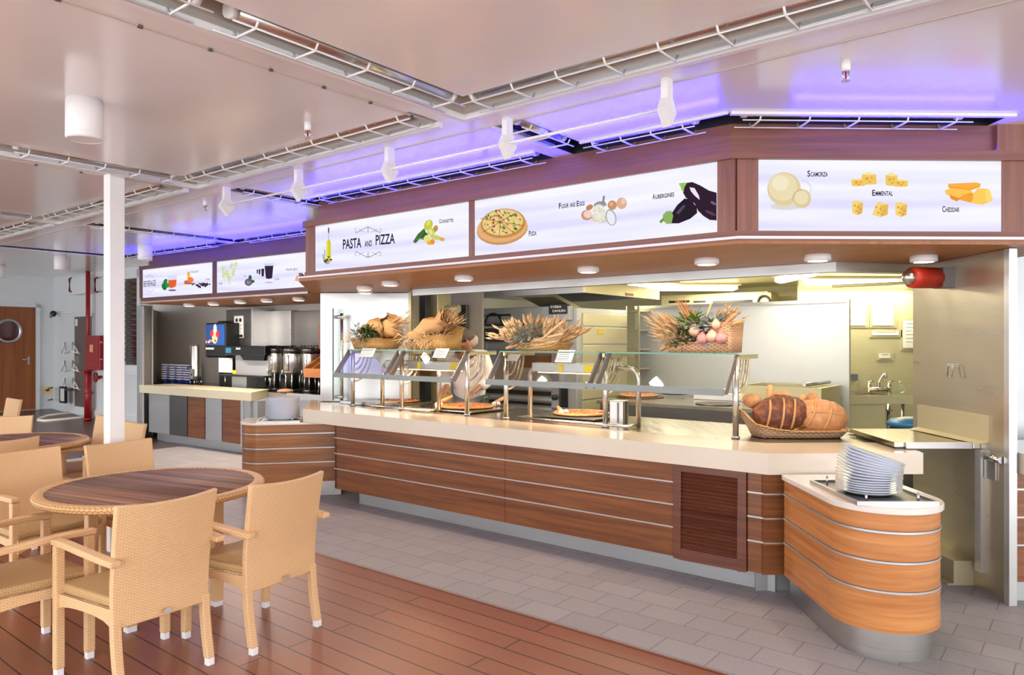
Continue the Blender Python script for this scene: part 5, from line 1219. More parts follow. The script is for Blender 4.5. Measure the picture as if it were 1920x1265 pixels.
# fluorescent fittings
def fitting(px, py, rz, L, lab, en=26, wd=.17):
    p = atz(px, py, 2.38); t = thing('fluorescent_lamp', lab, 'lamp', (p.x, p.y, 2.38), rz, 'kitchen ceiling lamps')
    build('housing', MB().box(-L/2-.04, L/2+.04, -wd/2-.01, wd/2+.01, .045, .08), 'kitceil', t, world=False, bevel=.01)
    m = M.get('tubelight')
    if not m:
        m, nt, p_ = newmat('lit_diffuser'); p_.inputs['Emission Color'].default_value = (1, .93, .66, 1); p_.inputs['Emission Strength'].default_value = 7; p_.inputs['Base Color'].default_value = (.5, .5, .4, 1); M['tubelight'] = m
    build('diffuser', MB().tube([(-L/2, 0, .0), (-L/2+.06, 0, .0), (L/2-.06, 0, .0), (L/2, 0, .0)], [.04, wd/2, wd/2, .04], 16, T=Matrix.Translation((0, 0, .01)) @ Matrix.Diagonal((1, 1, .5, 1))), m, t, world=False)
    l = lamp('AREA', (p.x, p.y, 2.30), en, (1, .92, .64), (L, .2), (0, 0, rz), 'kitchen_light')
for a_ in ((1222, 538, 0.0, .7, 'oval kitchen ceiling lamp left, just over the red label'), (1306, 541, 0, 1.2, 'long bright kitchen ceiling lamp above the flower basket'), (1492, 520, R(90), 1.1, 'kitchen ceiling lamp pointing away, above the bread basket'), (1620, 530, 0, 1.6, 'longest kitchen ceiling lamp, above the wall notices', 30)): fitting(*a_)
lamp('AREA', W(FM, -2.6, 5.4, 2.38), 70, (1, .9, .6), (1.6, .3), (0, 0, THU), 'kitchen_light')  # added light without a fitting, lifts the dark area behind the hood
lamp('AREA', W(FM, -2.4, 2.2, 2.40), 50, (1, .9, .62), (1.4, .3), (0, 0, THU), 'kitchen_light')  # unseen fill light, no fitting built for it
lamp('AREA', W(FM, 0.5, 2.1, 2.40), 34, (1, .9, .62), (1.4, .3), (0, 0, THU), 'kitchen_light')  # another unseen fill, likewise without a lamp body

# ================================================================== SNEEZE GUARD AND FOOD
PB = .58; ZG = 1.505; RB = .36
def guard(pxs, lab, ext=.06):
    A_ = [FM.inverted() @ atz(px, py, .9) for px, py in pxs]; aa = [p.x for p in A_]
    t = thing('sneeze_guard', lab, 'glass guard', W(FM, (aa[0]+aa[-1])/2, PB, .9))
    rz = onb(1365, 735, FM, RB).z
    for i, a in enumerate(aa):
        build('post', MB().tube([W(FM, a, PB, .9), W(FM, a, PB, ZG-.02)], .022, 16).tube([W(FM, a, PB, .9), W(FM, a, PB, .915)], .03, 16), 'steel', t)
        build('support_arm', MB().box(a-.012, a+.012, PB-.03, PB+.42, ZG-.035, ZG-.003, FM), 'steel_y', t)
        for k in range(4):
            r_ = .09+.05*k; build('curved_bracket', MB().tube([W(FM, a+.0, PB+.02+r_*math.cos(an), ZG-.04-1.25*r_*math.sin(an)) for an in [PI/2*j/8 for j in range(9)]], .009, 8), 'steel_y' if k % 2 else 'steel', t)
        mb = MB(); dz = ZG-rz; w_ = .024; s = -1 if i == 0 else 1
        for q_ in ((a-.0,) if i in (0, len(aa)-1) else (a-.045, a+.03)):
            q_ = q_-.05 if i == 0 else q_
            mb = MB(); mb.add([(q_, PB-.03, ZG+.0), (q_, PB+.04, ZG-.0), (q_, RB+.05, rz-.02), (q_, RB-.02, rz-.02), (q_+.012, PB-.03, ZG), (q_+.012, PB+.04, ZG), (q_+.012, RB+.05, rz-.02), (q_+.012, RB-.02, rz-.02)],
                   [(0, 1, 2, 3), (7, 6, 5, 4), (0, 4, 5, 1), (3, 2, 6, 7), (0, 3, 7, 4), (1, 5, 6, 2)], FM)
            build('side_bracket', mb, 'greyv', t)
            for (bb, zz_) in ((PB-.01, ZG-.04), (RB+.01, rz+.02)): build('bolt', MB().ell(W(FM, q_, bb, zz_), (.013, .013, .013), seg=10, rings=6), 'chrome', t)
    for i in range(len(aa)-1):
        build('front_rail', MB().box(aa[i]+(.0 if i else -.05), aa[i+1], RB-.008, RB+.004, rz-.028, rz+.022, FM), 'grey', t)
        g = MB(); g.add([(aa[i]+.01, PB-.02, ZG-.01), (aa[i+1]-.01, PB-.02, ZG-.01), (aa[i+1]-.01, RB, rz), (aa[i]+.01, RB, rz)], [(0, 1, 2, 3)], FM); g.open = True; build('front_glass', g, 'glass', t)
        g = MB(); g.box(aa[i]-.03, aa[i+1]+.03, PB-.05, PB+.42, ZG, ZG+.010, FM); build('shelf_glass', g, 'glass', t)
        build('glass_edge', MB().box(aa[i]-.03, aa[i+1]+.03, PB-.054, PB-.050, ZG, ZG+.010, FM), 'gedge', t)
    return aa
GL = guard([(662, 760), (762, 767), (878, 778)], 'left glass sneeze guard in front of the two large pizzas')
GR = guard([(945, 785), (1137, 800), (1376, 822)], 'right glass sneeze guard, longer, over the third pizza and empty steel top')
# upright glass pane at far left of the counter
t = thing('glass_screen', 'upright glass end screen with steel clamps at the left end of the counter', 'glass screen', atz(630, 752, .9))
g0 = FM.inverted() @ atz(625, 755, .9); build('pane', MB().box(g0.x, g0.x+.008, g0.y-.0, g0.y+.16, .93, 1.98, FM), 'glass', t); build('dark_edge', MB().box(g0.x-.004, g0.x+.006, g0.y-.008, g0.y, .93, 1.98, FM), 'black', t)
for z in (.97, 1.88): build('clamp', MB().tube([W(FM, g0.x-.02, g0.y+.04, z), W(FM, g0.x+.12, g0.y+.04, z)], .02, 10), 'chrome', t)
build('support_tube', MB().tube([W(FM, g0.x+.1, g0.y+.04, .9), W(FM, g0.x+.1, g0.y+.04, 1.92)], .018, 12), 'chrome', t)
# heat lamp gantries
def gantry(f0, f1, bar, lab):
    a0 = FM.inverted() @ atz(*f0, .9); a1 = FM.inverted() @ atz(*f1, .9); b = (a0.y+a1.y)/2; zt = onb(bar[0], bar[1], FM, b).z
    t = thing('heat_lamp', lab, 'heat lamp', W(FM, (a0.x+a1.x)/2, b, .9)); r_ = .09
    for a, s in ((a0.x, 1), (a1.x, -1)):
        build('bent_leg', MB().tube([W(FM, a, b, .9), W(FM, a, b, zt-r_)]+[W(FM, a+s*(r_-r_*math.cos(an)), b, zt-r_+r_*math.sin(an)) for an in [PI/2*i/6 for i in range(1, 7)]]+[W(FM, a+s*.25, b, zt)], .021, 12), 'steel', t)
    x0 = onb(bar[0], bar[1], FM, b).x; x1 = onb(bar[2], bar[1], FM, b).x
    build('heater_bar', MB().box(x0, x1, b-.05, b+.06, zt-.05, zt+.035, FM), 'steel_m', t, bevel=.008)
    L = x1-x0
    for u, n in ((.45, 'round'), (.86, 'wide')): build('yellow_sticker', MB().box(x0+L*u, x0+L*u+(.05 if n == 'round' else .11), b-.054, b-.051, zt-.04, zt+.02, FM), 'yell', t)
    m = M.get('heatel')
    if not m:
        m, nt, p_ = newmat('glowing_heater'); p_.inputs['Emission Color'].default_value = (1, .5, .22, 1); p_.inputs['Emission Strength'].default_value = 14; M['heatel'] = m
    build('glow_element', MB().box(x0+.05, x1-.05, b-.02, b+.02, zt-.058, zt-.052, FM), m, t)
    lamp('AREA', W(FM, (x0+x1)/2, b, zt-.08), 7, (1, .55, .28), (L*.8, .08), (0, 0, THU), 'heater_light')
    build('foot_rail', MB().tube([W(FM, a0.x, b, .92), W(FM, a0.x, b-.18, .92), W(FM, a1.x, b-.18, .92), W(FM, a1.x, b, .92)], .012, 8), 'chrome', t)
gantry((718, 762), (822, 771), (728, 681, 872), 'heat lamp on bent steel legs over the two large pizzas')
gantry((992, 784), (1199, 800), (1003, 686, 1118), 'heat lamp on bent steel legs over the third pizza, with yellow stickers')
# pizzas on trays
def pizza(px, py, z, r, lab, seed, tray=True, gr='pizzas on the counter', c=('redtop', 'cheese')):
    random.seed(seed); p = atz(px, py, z); t = thing('pizza', lab, 'pizza', (p.x, p.y, z), random.random()*6, gr)
    build('crust', MB().lathe([(r*.9, 0), (r, .004), (r*1.01, .014), (r*.96, .024), (r*.9, .02), (r*.88, .012), (.0001, .012)], seg=40), 'bread', t, world=False)
    build('topping', MB().lathe([(r*.89, .012), (r*.86, .018), (r*.4, .02), (.0001, .02)], seg=36), 'sauce', t, world=False)
    mb = MB()
    for i in range(26):
        a = random.random()*6.3; q = r*.8*math.sqrt(random.random()); mb.ell((q*math.cos(a), q*math.sin(a), .020), (.02*random.uniform(.6, 1.4), .015, .006), seg=8, rings=4, mi=i % 3)
    build('pieces', mb, ['redbr', 'bread', 'cheesem'], t, world=False); return t
M['sauce'] = plain('melted_sauce', (224, 120, 60), .4, noise_amt=.2, nscale=25); M['cheesem'] = plain('melted_cheese', (240, 196, 120), .4)
pz = [(748, 752, .915, .24, 'pizza farthest left behind the left guard', 1), (874, 763, .925, .28, 'pizza with red topping right of the chef’s hands, behind the left guard', 2), (1090, 776, .925, .26, 'pale pizza on a dark board behind the right guard', 3), (1198, 742, .915, .25, 'tomato pizza on the kitchen worktable, left end', 4)]
for a_ in pz:
    a_ = (a_[0], a_[1], a_[2], a_[3], a_[4].replace('’', "'"), a_[5]); t = pizza(*a_)
    p = t.matrix_basis.translation; q = FM.inverted() @ p; s = a_[3]+.05
    where_ = ['under the farthest left pizza', 'under the red pizza nearest the guard post', 'under the pale pizza', 'under the tomato pizza on the worktable'][a_[5]-1]
    tr_ = MB().lathe([(s, 0), (s+.012, .008), (s, .010), (.0001, .006)], (p.x, p.y, p.z-.013), 36) if a_[5] == 4 else MB().box(q.x-s*1.1, q.x+s*1.1, q.y-s, q.y+s, p.z-.013, p.z-.003, FM)
    one('serving_tray', tr_, 'steel_d' if a_[5] > 2 else 'steel_top', ('round dark' if a_[5] == 4 else ('dark flat' if a_[5] == 3 else 'steel')) + ' tray ' + where_, 'tray')
one('pizza_peel', MB().lathe([(.24, 0), (.24, .008)], atz(1345, 757, .903), 32), 'steel_d', 'flat round grey pizza peel on the worktable, right of the pan', 'peel')
p = atz(1265, 739, .903); t = thing('shallow_pan', 'shallow grey pan with black handle on the worktable', 'pan', p)
build('pan', MB().lathe([(.16, 0), (.2, .03), (.19, .03), (.15, .008), (.0001, .008)], p, 30), 'steel_m', t); build('handle', MB().tube([p+Vector((-.1, 0, .04)), p+Vector((.12, -.02, .05))], .02, 8), 'black', t)
def cutter(px, py, hx, hy, lab):
    p = atz(px, py, .955); t = thing('pizza_cutter', lab, 'pizza cutter', (p.x, p.y, .93)); h_ = atY(hx, hy, p.y+.12)
    T = FM.copy(); T.translation = p; disc((0, -.015, -.01), .028, .03, T, mb=(mb := MB())); build('wheel_guard', mb, 'paper', t, bevel=.006)
    build('wheel', disc((.05, 0, -.005), .03, .004, T), 'chrome', t); build('handle', MB().tube([p+Vector((0, .03, .01)), p.lerp(h_, .5), h_], [.012, .02, .016], 10), 'woodlight', t)
cutter(820, 757, 848, 742, 'pizza cutter with white guard left of the red pizza'); cutter(1053, 771, 1046, 763, 'pizza cutter with white guard on the pale pizza'); cutter(927, 756, 948, 744, 'pizza cutter with wooden handle right of the red pizza')
p = atz(1157, 797, .9); t = thing('napkin_dispenser', 'upright steel napkin box beside the middle post of the right guard', 'dispenser', p)
T = Matrix.Translation(p) @ Matrix.Rotation(THU, 4, 'Z'); build('box', MB().box(-.075, .055, 0, .10, 0, .205, T), 'steel', t, bevel=.008); build('dark_slot', MB().box(-.0, .018, -.003, .0, .02, .19, T), 'steel_d', t); build('side_band', MB().box(.055, .058, .03, .07, .01, .2, T), 'steel_d', t)
p = atz(690, 745, .9); t = thing('steel_bin', 'rectangular steel food pan with dark side under the left guard', 'food pan', p)
q = FM.inverted() @ p; build('pan_body', MB().box(q.x-.08, q.x+.28, q.y+.1, q.y+.3, .9, 1.06, FM), 'steel', t, bevel=.01); build('pan_lid', MB().box(q.x-.09, q.x+.29, q.y+.09, q.y+.31, 1.06, 1.075, FM), 'steel_m', t, bevel=.004)
q = FM.inverted() @ atz(640, 756, .9); one('drip_tray', MB().box(q.x, q.x+.62, q.y-.02, q.y+.3, .9, .935, FM), 'steel', 'low flat steel box at the far left under the guard', 'tray', bevel=.004)
# cards on the guard
def card(px0, px1, py0, py1, lab, dark=False):
    b = .545; p = onb(px0, py1, FM, b); q = onb(px1, py0, FM, b); t = thing('menu_card', lab, 'card', W(FM, (p.x+q.x)/2, b, p.z))
    mb = MB(); x0, x1, z0, z1 = p.x, q.x, p.z, q.z; s = .03
    mb.add([(x0, b-.05, z0), (x1, b-.05, z0), (x1+s*.5, b-.01, z1), (x0+s*.5, b-.01, z1), (x0, b-.047, z0), (x1, b-.047, z0), (x1+s*.5, b-.007, z1), (x0+s*.5, b-.007, z1)], [(0, 1, 2, 3), (7, 6, 5, 4), (0, 4, 5, 1), (3, 2, 6, 7), (0, 3, 7, 4), (1, 5, 6, 2)], FM)
    build('card', mb, 'greyv' if dark else 'paper', t)
    if not dark:
        mb = MB()
        for i in range(5):
            u = .15+.15*i; z = z0+(z1-z0)*u; bb = b-.052+.04*u; mb.box(x0+.02+s*.5*u, x1-.03, bb-.001, bb, z, z+.004, FM); mb.box(x0+.008, x0+.016, bb-.001, bb, z, z+.008, FM)
        build('card_print', mb, 'grey', t)
card(680, 705, 653, 668, 'white menu card on the left guard before the green sprig basket'); card(817, 842, 653, 670, 'white menu card on the left guard, nearest the chef'); card(1046, 1077, 656, 678, 'white menu card on the right guard under the dried flowers'); card(955, 976, 664, 676, 'small dark blank card at the left end of the right guard', True)
# ================================================================== LAMPS AND CEILING FITTINGS
def emis(name, rgb, e):
    m, nt, p = newmat(name); p.inputs['Emission Color'].default_value = rgb+(1,); p.inputs['Emission Strength'].default_value = e; return m
M['lit'] = emis('lit_lens', (1, .95, .85), 6); M['litw'] = emis('warm_lit_lens', (1, .8, .55), 5)
pk = None
for i, (px, py, wn) in enumerate(((685, 547, 'the farther of the pair near the left end'), (684, 540.5, 'the nearer of the pair near the left end'), (732, 532, 'just left of the chef'), (870, 522, 'below the pizza picture'), (1103, 506, 'below the flour picture'), (1325, 491, 'below the aubergine picture'), (1533, 484, 'below the emmental picture'), (1732, 486, 'touching the red sounder'))):
    p = atz(px, py, 2.145); lab = 'white round puck lamp under the canopy, ' + wn
    if pk is None:
        pk = thing('puck_lamp', lab, 'lamp', (p.x, p.y, 2.168), 0, 'round lamps under the serving canopy')
        build('lamp_body', MB().lathe([(.075, -.042), (.083, -.036), (.083, 0)], seg=28), 'white', pk, world=False); build('lens', MB().lathe([(.0001, -.0435), (.06, -.0435), (.06, -.042)], seg=24), 'litw', pk, world=False)
    else: dup(pk, (p.x, p.y, 2.168), 0, lab)
    if 0 < i < 7: lamp('AREA', (p.x, p.y, 2.115), 8, (1, .8, .58), (.1, .1), name='puck_light')
for i, (px, py) in enumerate(((355, 572), (401, 569.5), (451, 566), (501, 563.5), (561, 561))):
    p = atz(px, py, 2.14); wn = ['leftmost', 'second from left', 'middle, warm lit', 'fourth from left', 'rightmost'][i]
    dup(pk, (p.x, p.y, 2.165), 0, 'white round puck lamp under the beverage canopy, %s of the five' % wn, 'round lamps under the beverage canopy')
    lamp('AREA', (p.x, p.y, 2.11), 26 if i == 2 else 15, (1, .82, .62), (.12, .12), name='puck_light')
cl = None
for px, Y, lab in ((158, 3.86, 'large white cylinder ceiling lamp nearest the camera, upper left'), (272, 9.6, 'white cylinder ceiling lamp at the left end of the beverage canopy'), (114, 10.9, 'white cylinder ceiling lamp far back, before the red pipe'), (-1, 12.2, 'farthest white cylinder ceiling lamp, cut by the left photo edge')):
    X = (px-960)/F*Y
    if cl is None:
        cl = thing('cylinder_lamp', lab, 'lamp', (X, Y, ZC), 0, 'white cylinder ceiling lamps')
        build('lamp_body', MB().lathe([(.08, -.21), (.088, -.205), (.088, -.176), (.0865, -.174), (.088, -.172), (.088, -.008), (.084, -.008), (.084, 0)], seg=36), 'white', cl, world=False)
        build('lens', MB().lathe([(.0001, -.200), (.066, -.200)], seg=28), 'lit', cl, world=False); build('bezel', MB().lathe([(.066, -.200), (.08, -.212), (.066, -.2)], seg=28), 'white', cl, world=False)
    else: dup(cl, (X, Y, ZC), 0, lab)
    lamp('SPOT', (X, Y, ZC-.23), 40 if Y < 5 else (18 if Y < 10 else 90), (1, .93, .82), (.05, .05), spread=R(95), blend=.8, name='cylinder_light')
# white rod through diamond hangers, parallel to the counter
p0 = Vector((.755, 3.55, 0)); dU = Vector((-.7815, .6239, 0)); 
pts = [p0+dU*(i*1.0) for i in range(5)]
t = thing('white_rod', 'thin white rod running along below the ceiling through diamond hangers', 'rod', (pts[2].x, pts[2].y, 2.73)); build('rod', MB().tube([pts[0]-dU*.02+Vector((0, 0, 2.735)), pts[4]+dU*.05+Vector((0, 0, 2.735))], .009, 8), 'white', t)
hg = None; TD = Matrix.Rotation(THU, 4, 'Z')
for i, p in enumerate(pts):
    lab = 'white diamond-shaped ceiling hanger, ' + ['nearest the camera, rightmost', 'second from the right', 'middle of the five', 'fourth from the right', 'farthest left'][i]
    if hg is None:
        hg = thing('diamond_hanger', lab, 'hanger', (p.x, p.y, ZC), THU, 'white hangers on the ceiling rod'); mb = MB().box(-.018, .018, -.028, .028, -.13, 0); build('stem', mb, 'white', hg, world=False)
        mb = MB(); vs = [(0, .0, -.235), (.0, .062, -.16), (0, .03, -.10), (0, -.03, -.10), (0, -.062, -.16)]
        n = 5; mb.add([(x-.022, y, z) for x, y, z in vs]+[(x+.022, y, z) for x, y, z in vs], [tuple(range(n))[::-1], tuple(range(n, 2*n))]+[(k, (k+1) % n, n+(k+1) % n, n+k) for k in range(n)]); build('diamond_plate', mb, 'white', hg, world=False)
    else: dup(hg, (p.x, p.y, ZC), THU, lab)
sk = None
for px, Y, lab in ((1586, 3.32, 'sprinkler head on the ceiling, upper right, in blue light'), (385, 6.6, 'sprinkler head on the ceiling left of the diamond hangers'), (577, 4.25, 'small ceiling sprinkler head in the middle ceiling panel')):
    X = (px-960)/F*Y
    if sk is None:
        sk = thing('sprinkler', lab, 'sprinkler', (X, Y, ZC), 0, 'ceiling sprinklers'); build('socket', MB().lathe([(.02, -.05), (.02, 0)], seg=14), 'white', sk, world=False)
        mb = MB(); mb.tube([(-.012, 0, -.05), (-.016, 0, -.07), (0, 0, -.09)], .003, 6).tube([(.012, 0, -.05), (.016, 0, -.07), (0, 0, -.09)], .003, 6).lathe([(.0001, -.094), (.02, -.094), (.02, -.091), (.0001, -.091)], seg=12); build('frame_and_deflector', mb, 'chrome', sk, world=False)
        build('bulb', MB().lathe([(.004, -.088), (.004, -.05)], seg=8), 'red', sk, world=False)
    else: dup(sk, (X, Y, ZC), 0, lab)
# blue cove lights lying on the ledge above the lit signs
def blue(a, b, e, fr=FM, z=2.718, col=(.008, .006, 1)):
    p, q = W(fr, *a, z), W(fr, *b, z); c = (p+q)/2; d = q-p; L = d.length
    t = thing('blue_cove_light', 'slim blue cove light on top of the canopy frame', 'lamp', c)
    build('tube', MB().tube([p, q], .004, 8), emis('blue_glow', (.12, .14, 1), 2), t)
    n = Vector((d.y, -d.x, 0)).normalized(); dr = (n*math.cos(R(18))+Vector((0, 0, math.sin(R(18))))).normalized(); x = d.normalized(); zz = -dr; yy = zz.cross(x)
    l = lamp('AREA', (0, 0, 0), e, col, (L, .008), name='blue_light', spread=R(135)); l.matrix_basis = Matrix.Translation(c+n*.003+Vector((0, 0, .003))) @ Matrix((x, yy, zz)).transposed().to_4x4(); return t
blue((aFL+.1, BF-.006), (-2.0, BF-.006), 40)['label'] = 'slim blue cove light above the pasta and pizza sign'
blue((-1.95, BF-.006), (-.15, BF-.006), 30)['label'] = 'slim blue cove light above the aubergine sign'
blue((.05, bR-.006), (1.5, bR-.006), 18, FR)['label'] = 'slim blue cove light above the cheese sign'
blue((aL_+.2, .005), (.0, .005), 90, FB, z=2.711)['label'] = 'slim blue cove light above the beverage signs'

# ---- white post
one('support_post', MB().box(-.055, .055, -.055, .055, 0, ZC-.002, Matrix.Translation((-3.06, 5.60, 0)) @ Matrix.Rotation(THU, 4, 'Z')), 'white', 'square white post behind the near table, floor to ceiling', 'post', bevel=.004)

# ================================================================== CHAIRS AND TABLES
def chair(lab):
    t = thing('wicker_armchair', lab, 'chair', group='tan wicker armchairs')
    def yb(z): return -.205-.06*max(0, (z-.45)/.41)**1.3 if z > .45 else -.205-.05*max(0, (.32-z)/.32)**1.6
    def bk(u, v, off=0):
        x = (u-.5)*2; z = .305+(.86-.305)*v; hw = .235+.012*v
        return (x*hw, yb(z)-.035*(1-x*x)*(.3+.7*v)+off, z+.012*x*x*v)
    mb = MB(); n, m = 12, 14; vs = []; 
    for o in (0, .032):
        vs += [bk(i/n, j/m, o) for i in range(n+1) for j in range(m+1)]
    q = m+1; N_ = (n+1)*q; fs = []
    for i in range(n):
        for j in range(m): a = i*q+j; fs += [(a, a+q, a+q+1, a+1), (N_+a+1, N_+a+q+1, N_+a+q, N_+a)]
    for j in range(m): fs += [(j, j+1, N_+j+1, N_+j), (n*q+j+1, n*q+j, N_+n*q+j, N_+n*q+j+1)]
    for i in range(n): a = i*q; fs += [(a+q, a, N_+a, N_+a+q), (a+m, a+q+m, N_+a+q+m, N_+a+m)]
    mb.add(vs, fs, None, 0, True); o = build('backrest', mb, 'wick', t, world=False, bevel=.006); o.data.set_sharp_from_angle(angle=R(50))
    mb = MB(); n = 10; pts = [(-.225, -.2), (.225, -.2), (.262, .27), (-.262, .27)]
    mb.prism(pts, .395, .44); build('seat', mb, 'wickseat', t, world=False, bevel=.014)
    # woven apron with arched lower edge
    def side(p0, p1, name='apron'):
        p0, p1 = Vector((*p0, 0)), Vector((*p1, 0)); d = (p1-p0); nn = Vector((-d.y, d.x, 0)).normalized()*.012; mb = MB(); k = 8; vs = []
        for s in (0, 1):
            for i in range(k+1):
                u = i/k; c = p0+d*u+nn*s; zl = .315+.035*math.sin(PI*min(1, max(0, (u-.0)/1)))**.5
                vs += [(c.x, c.y, zl), (c.x, c.y, .397)]
        N_ = 2*(k+1); fs = []
        for i in range(k): a = 2*i; fs += [(a, a+2, a+3, a+1), (N_+a+1, N_+a+3, N_+a+2, N_+a), (a, N_+a, N_+a+2, a+2)]
        fs += [(0, 1, N_+1, N_), (2*k+1, 2*k, N_+2*k, N_+2*k+1)]
        mb.add(vs, fs); build(name, mb, 'wick', t, world=False)
    side((-.225, -.19), (-.262, .265)); side((.262, .265), (.225, -.19)); side((-.26, .27), (.26, .27))
    for s in (-1, 1):
        mb = MB(); w_ = .02; vs = []; zz = [.035, .15, .25, .32, .345]
        for z in zz:
            y = yb(z)+.012
            vs += [(s*.218-w_, y-w_, z), (s*.218+w_, y-w_, z), (s*.218+w_, y+w_, z), (s*.218-w_, y+w_, z)]
        k = len(zz); fs = [(0, 3, 2, 1), tuple(4*(k-1)+i for i in range(4))]+[(4*i+j, 4*i+(j+1) % 4, 4*i+4+(j+1) % 4, 4*i+4+j) for i in range(k-1) for j in range(4)]
        mb.add(vs, fs); L = build('leg', mb, 'wick', t, world=False, bevel=.005); y = yb(.02)+.012
        build('foot_cap', MB().box(s*.218-.018, s*.218+.018, y-.018, y+.018, 0, .036), 'rubber', L, world=False, bevel=.004)
        mb = MB().box(s*.265-.021, s*.265+.021, .225, .267, .035, .625); L = build('leg', mb, 'wick', t, world=False, bevel=.006)
        build('foot_cap', MB().box(s*.265-.018, s*.265+.018, .228, .264, 0, .036), 'rubber', L, world=False, bevel=.004)
        mb = MB(); vs = []
        for (y, z, x, h_) in ((.272, .650, .268, .024), (.15, .655, .272, .026), (0, .648, .272, .026), (-.17, .635, .262, .026), (-.275, .628, .256, .024)):
            vs += [(s*x-.024, y, z-h_), (s*x+.024, y, z-h_), (s*x+.024, y, z+.004), (s*x-.024, y, z+.004)]
        fs = [(0, 1, 2, 3), (19, 18, 17, 16)]+[(4*i+j, 4*i+(j+1) % 4, 4*i+4+(j+1) % 4, 4*i+4+j) for i in range(4) for j in range(4)]
        mb.add(vs, fs); build('armrest', mb, 'wick', t, world=False, bevel=.006)
    build('metal_tag', MB().lathe([(.014, 0), (.014, .004)], seg=14, T=Matrix.Translation((0, yb(.33)-.036, .335)) @ Matrix.Rotation(PI/2, 4, 'X') @ Matrix.Diagonal((1.3, .9, 1, 1))), 'alu', t, world=False)
    return t
ch0 = None
def put(rm, face, lab, z=0):
    """rm: middle between the rear feet; face: facing direction"""
    global ch0
    f = Vector((face[0], face[1])).normalized(); c = Vector(rm)+f*.255
    rz = math.atan2(f.y, f.x)-PI/2
    if ch0 is None: ch0 = chair(lab); ch0.matrix_basis = Matrix.Translation((c.x, c.y, z)) @ Matrix.Rotation(rz, 4, 'Z'); return ch0
    return dup(ch0, (c.x, c.y, z), rz, lab)
put((-1.61, 3.42), (-.82, .57), 'wicker armchair in the foreground with its full back turned to us, before the near table')
put((-1.195, 3.90), (-.854, .52), 'wicker armchair at the right end of the near table, closest to the counter')
put((-2.65, 3.44), (.6, .8), 'wicker armchair at the left front photo edge, seat and arms showing')
put((-3.30, 4.89), (.85, -.52), 'wicker armchair behind the near table, wide back against the left photo edge')
put((-2.87, 5.31), (.85, -.52), 'wicker armchair directly in front of the white post behind the near table')
put((-3.80, 5.43), (-.80, .60), 'wicker armchair whose back top shows between the far table and the near chairs, left')
put((-3.93, 7.10), (-.62, -.78), 'wicker armchair behind the white post, the left of two side by side')
put((-3.43, 6.60), (-.62, -.78), 'wicker armchair right of the white post, the right of two side by side')
put((-6.35, 9.30), (-.62, -.78), 'wicker armchair farthest away at the left edge, below the porthole door')
put((-5.88, 8.25), (-.75, -.66), 'second farthest wicker armchair at the left edge, partly hidden')
put((-4.98, 7.16), (.2, -.98), 'wicker armchair at the left edge on the far side of the far table')
def table(c, r, lab, z=.74):
    t = thing('round_table', lab, 'table', (c[0], c[1], 0), THU)
    build('tabletop', MB().lathe([(.0001, z-.012), (r-.05, z-.012), (r-.05, z), (.0001, z)], seg=64), 'tabletop', t, world=False)
    build('wicker_rim', MB().lathe([(r-.055, z-.035), (r-.01, z-.04), (r+.004, z-.03), (r+.006, z-.012), (r-.004, z+.001), (r-.05, z+.003), (r-.055, z-.0), (r-.055, z-.035)], seg=72), 'wickr', t, world=False)
    for k in range(4):
        a = PI/4+k*PI/2; x, y = .36*math.cos(a), .36*math.sin(a); L = build('leg', MB().box(x-.03, x+.03, y-.03, y+.03, .03, z-.03), 'wick', t, world=False, bevel=.006); build('foot_cap', MB().box(x-.026, x+.026, y-.026, y+.026, 0, .032), 'rubber', L, world=False)
    for k in range(4):
        a = k*PI/2; build('apron', MB().box(-.23, .23, .245, .265, z-.10, z-.03, Matrix.Rotation(a, 4, 'Z')), 'wick', t, world=False)
    return t
M['tabletop'] = wood('table_slats', (104, 70, 54), (150, 108, 86), horiz=True, rot=-R(13), planks=(.055, 1, .07), rough=.6, coat=0)
M['wickr'] = weave('rim_wrap', (226, 184, 128), (160, 108, 60), .016, .012)
table((-2.15, 4.38), .62, 'round near table with dark slatted top and wicker rim')
table((-4.36, 6.27), .62, 'round far table at the left edge, behind the nearer chairs')

# ================================================================== BASKETS ON THE GLASS SHELF
ZS = ZG+.0105
def straw(mb, p, d, L, r, bend, mi=0, head=0):
    d = Vector(d).normalized(); s = d.orthogonal().normalized(); g = Vector((0, 0, -1))*bend
    pts = [p+d*L*u+g*L*u*u for u in (0, .35, .7, 1)]; mb.tube(pts, [r, r, r*.8, r*.35], 5, mi=mi)
    if head:
        e = pts[2]; dd = (pts[3]-pts[2]).normalized()
        mb.tube([e, e+dd*head*.4, e+dd*head], [r*1.2, r*3.2, r*.6], 6, mi=mi)
def spray(p, n, d0, sp, L, r, mat, name, par, bend=.15, head=0, seed=1, box=(.05, .03, .02)):
    random.seed(seed); mb = MB(); p = Vector(p)
    for i in range(n):
        d = Vector(d0)+Vector([random.uniform(-sp, sp) for _ in range(3)]); q = p+Vector([random.uniform(-b_, b_) for b_ in box]); straw(mb, q, d, L*random.uniform(.6, 1.1), r, bend*random.uniform(.2, 1.3), head=head)
    o = build(name, mb, mat, par); o['kind'] = 'stuff'; return o
def leaves(p, n, rad, L, wd, mat, name, par, seed=1, flat=.6, up=.3):
    random.seed(seed); mb = MB(); p = Vector(p); mb.open = True
    for i in range(n):
        d = Vector((random.gauss(0, 1), random.gauss(0, 1), random.gauss(up, flat))).normalized()
        q = p+Vector((d.x*rad[0], d.y*rad[1], d.z*rad[2]))*random.uniform(.2, 1)
        mb.leaf(q, d+Vector([random.uniform(-.5, .5) for _ in range(3)]), L*random.uniform(.7, 1.2), wd*random.uniform(.7, 1.2))
    o = build(name, mb, mat, par); o['kind'] = 'stuff'; return o
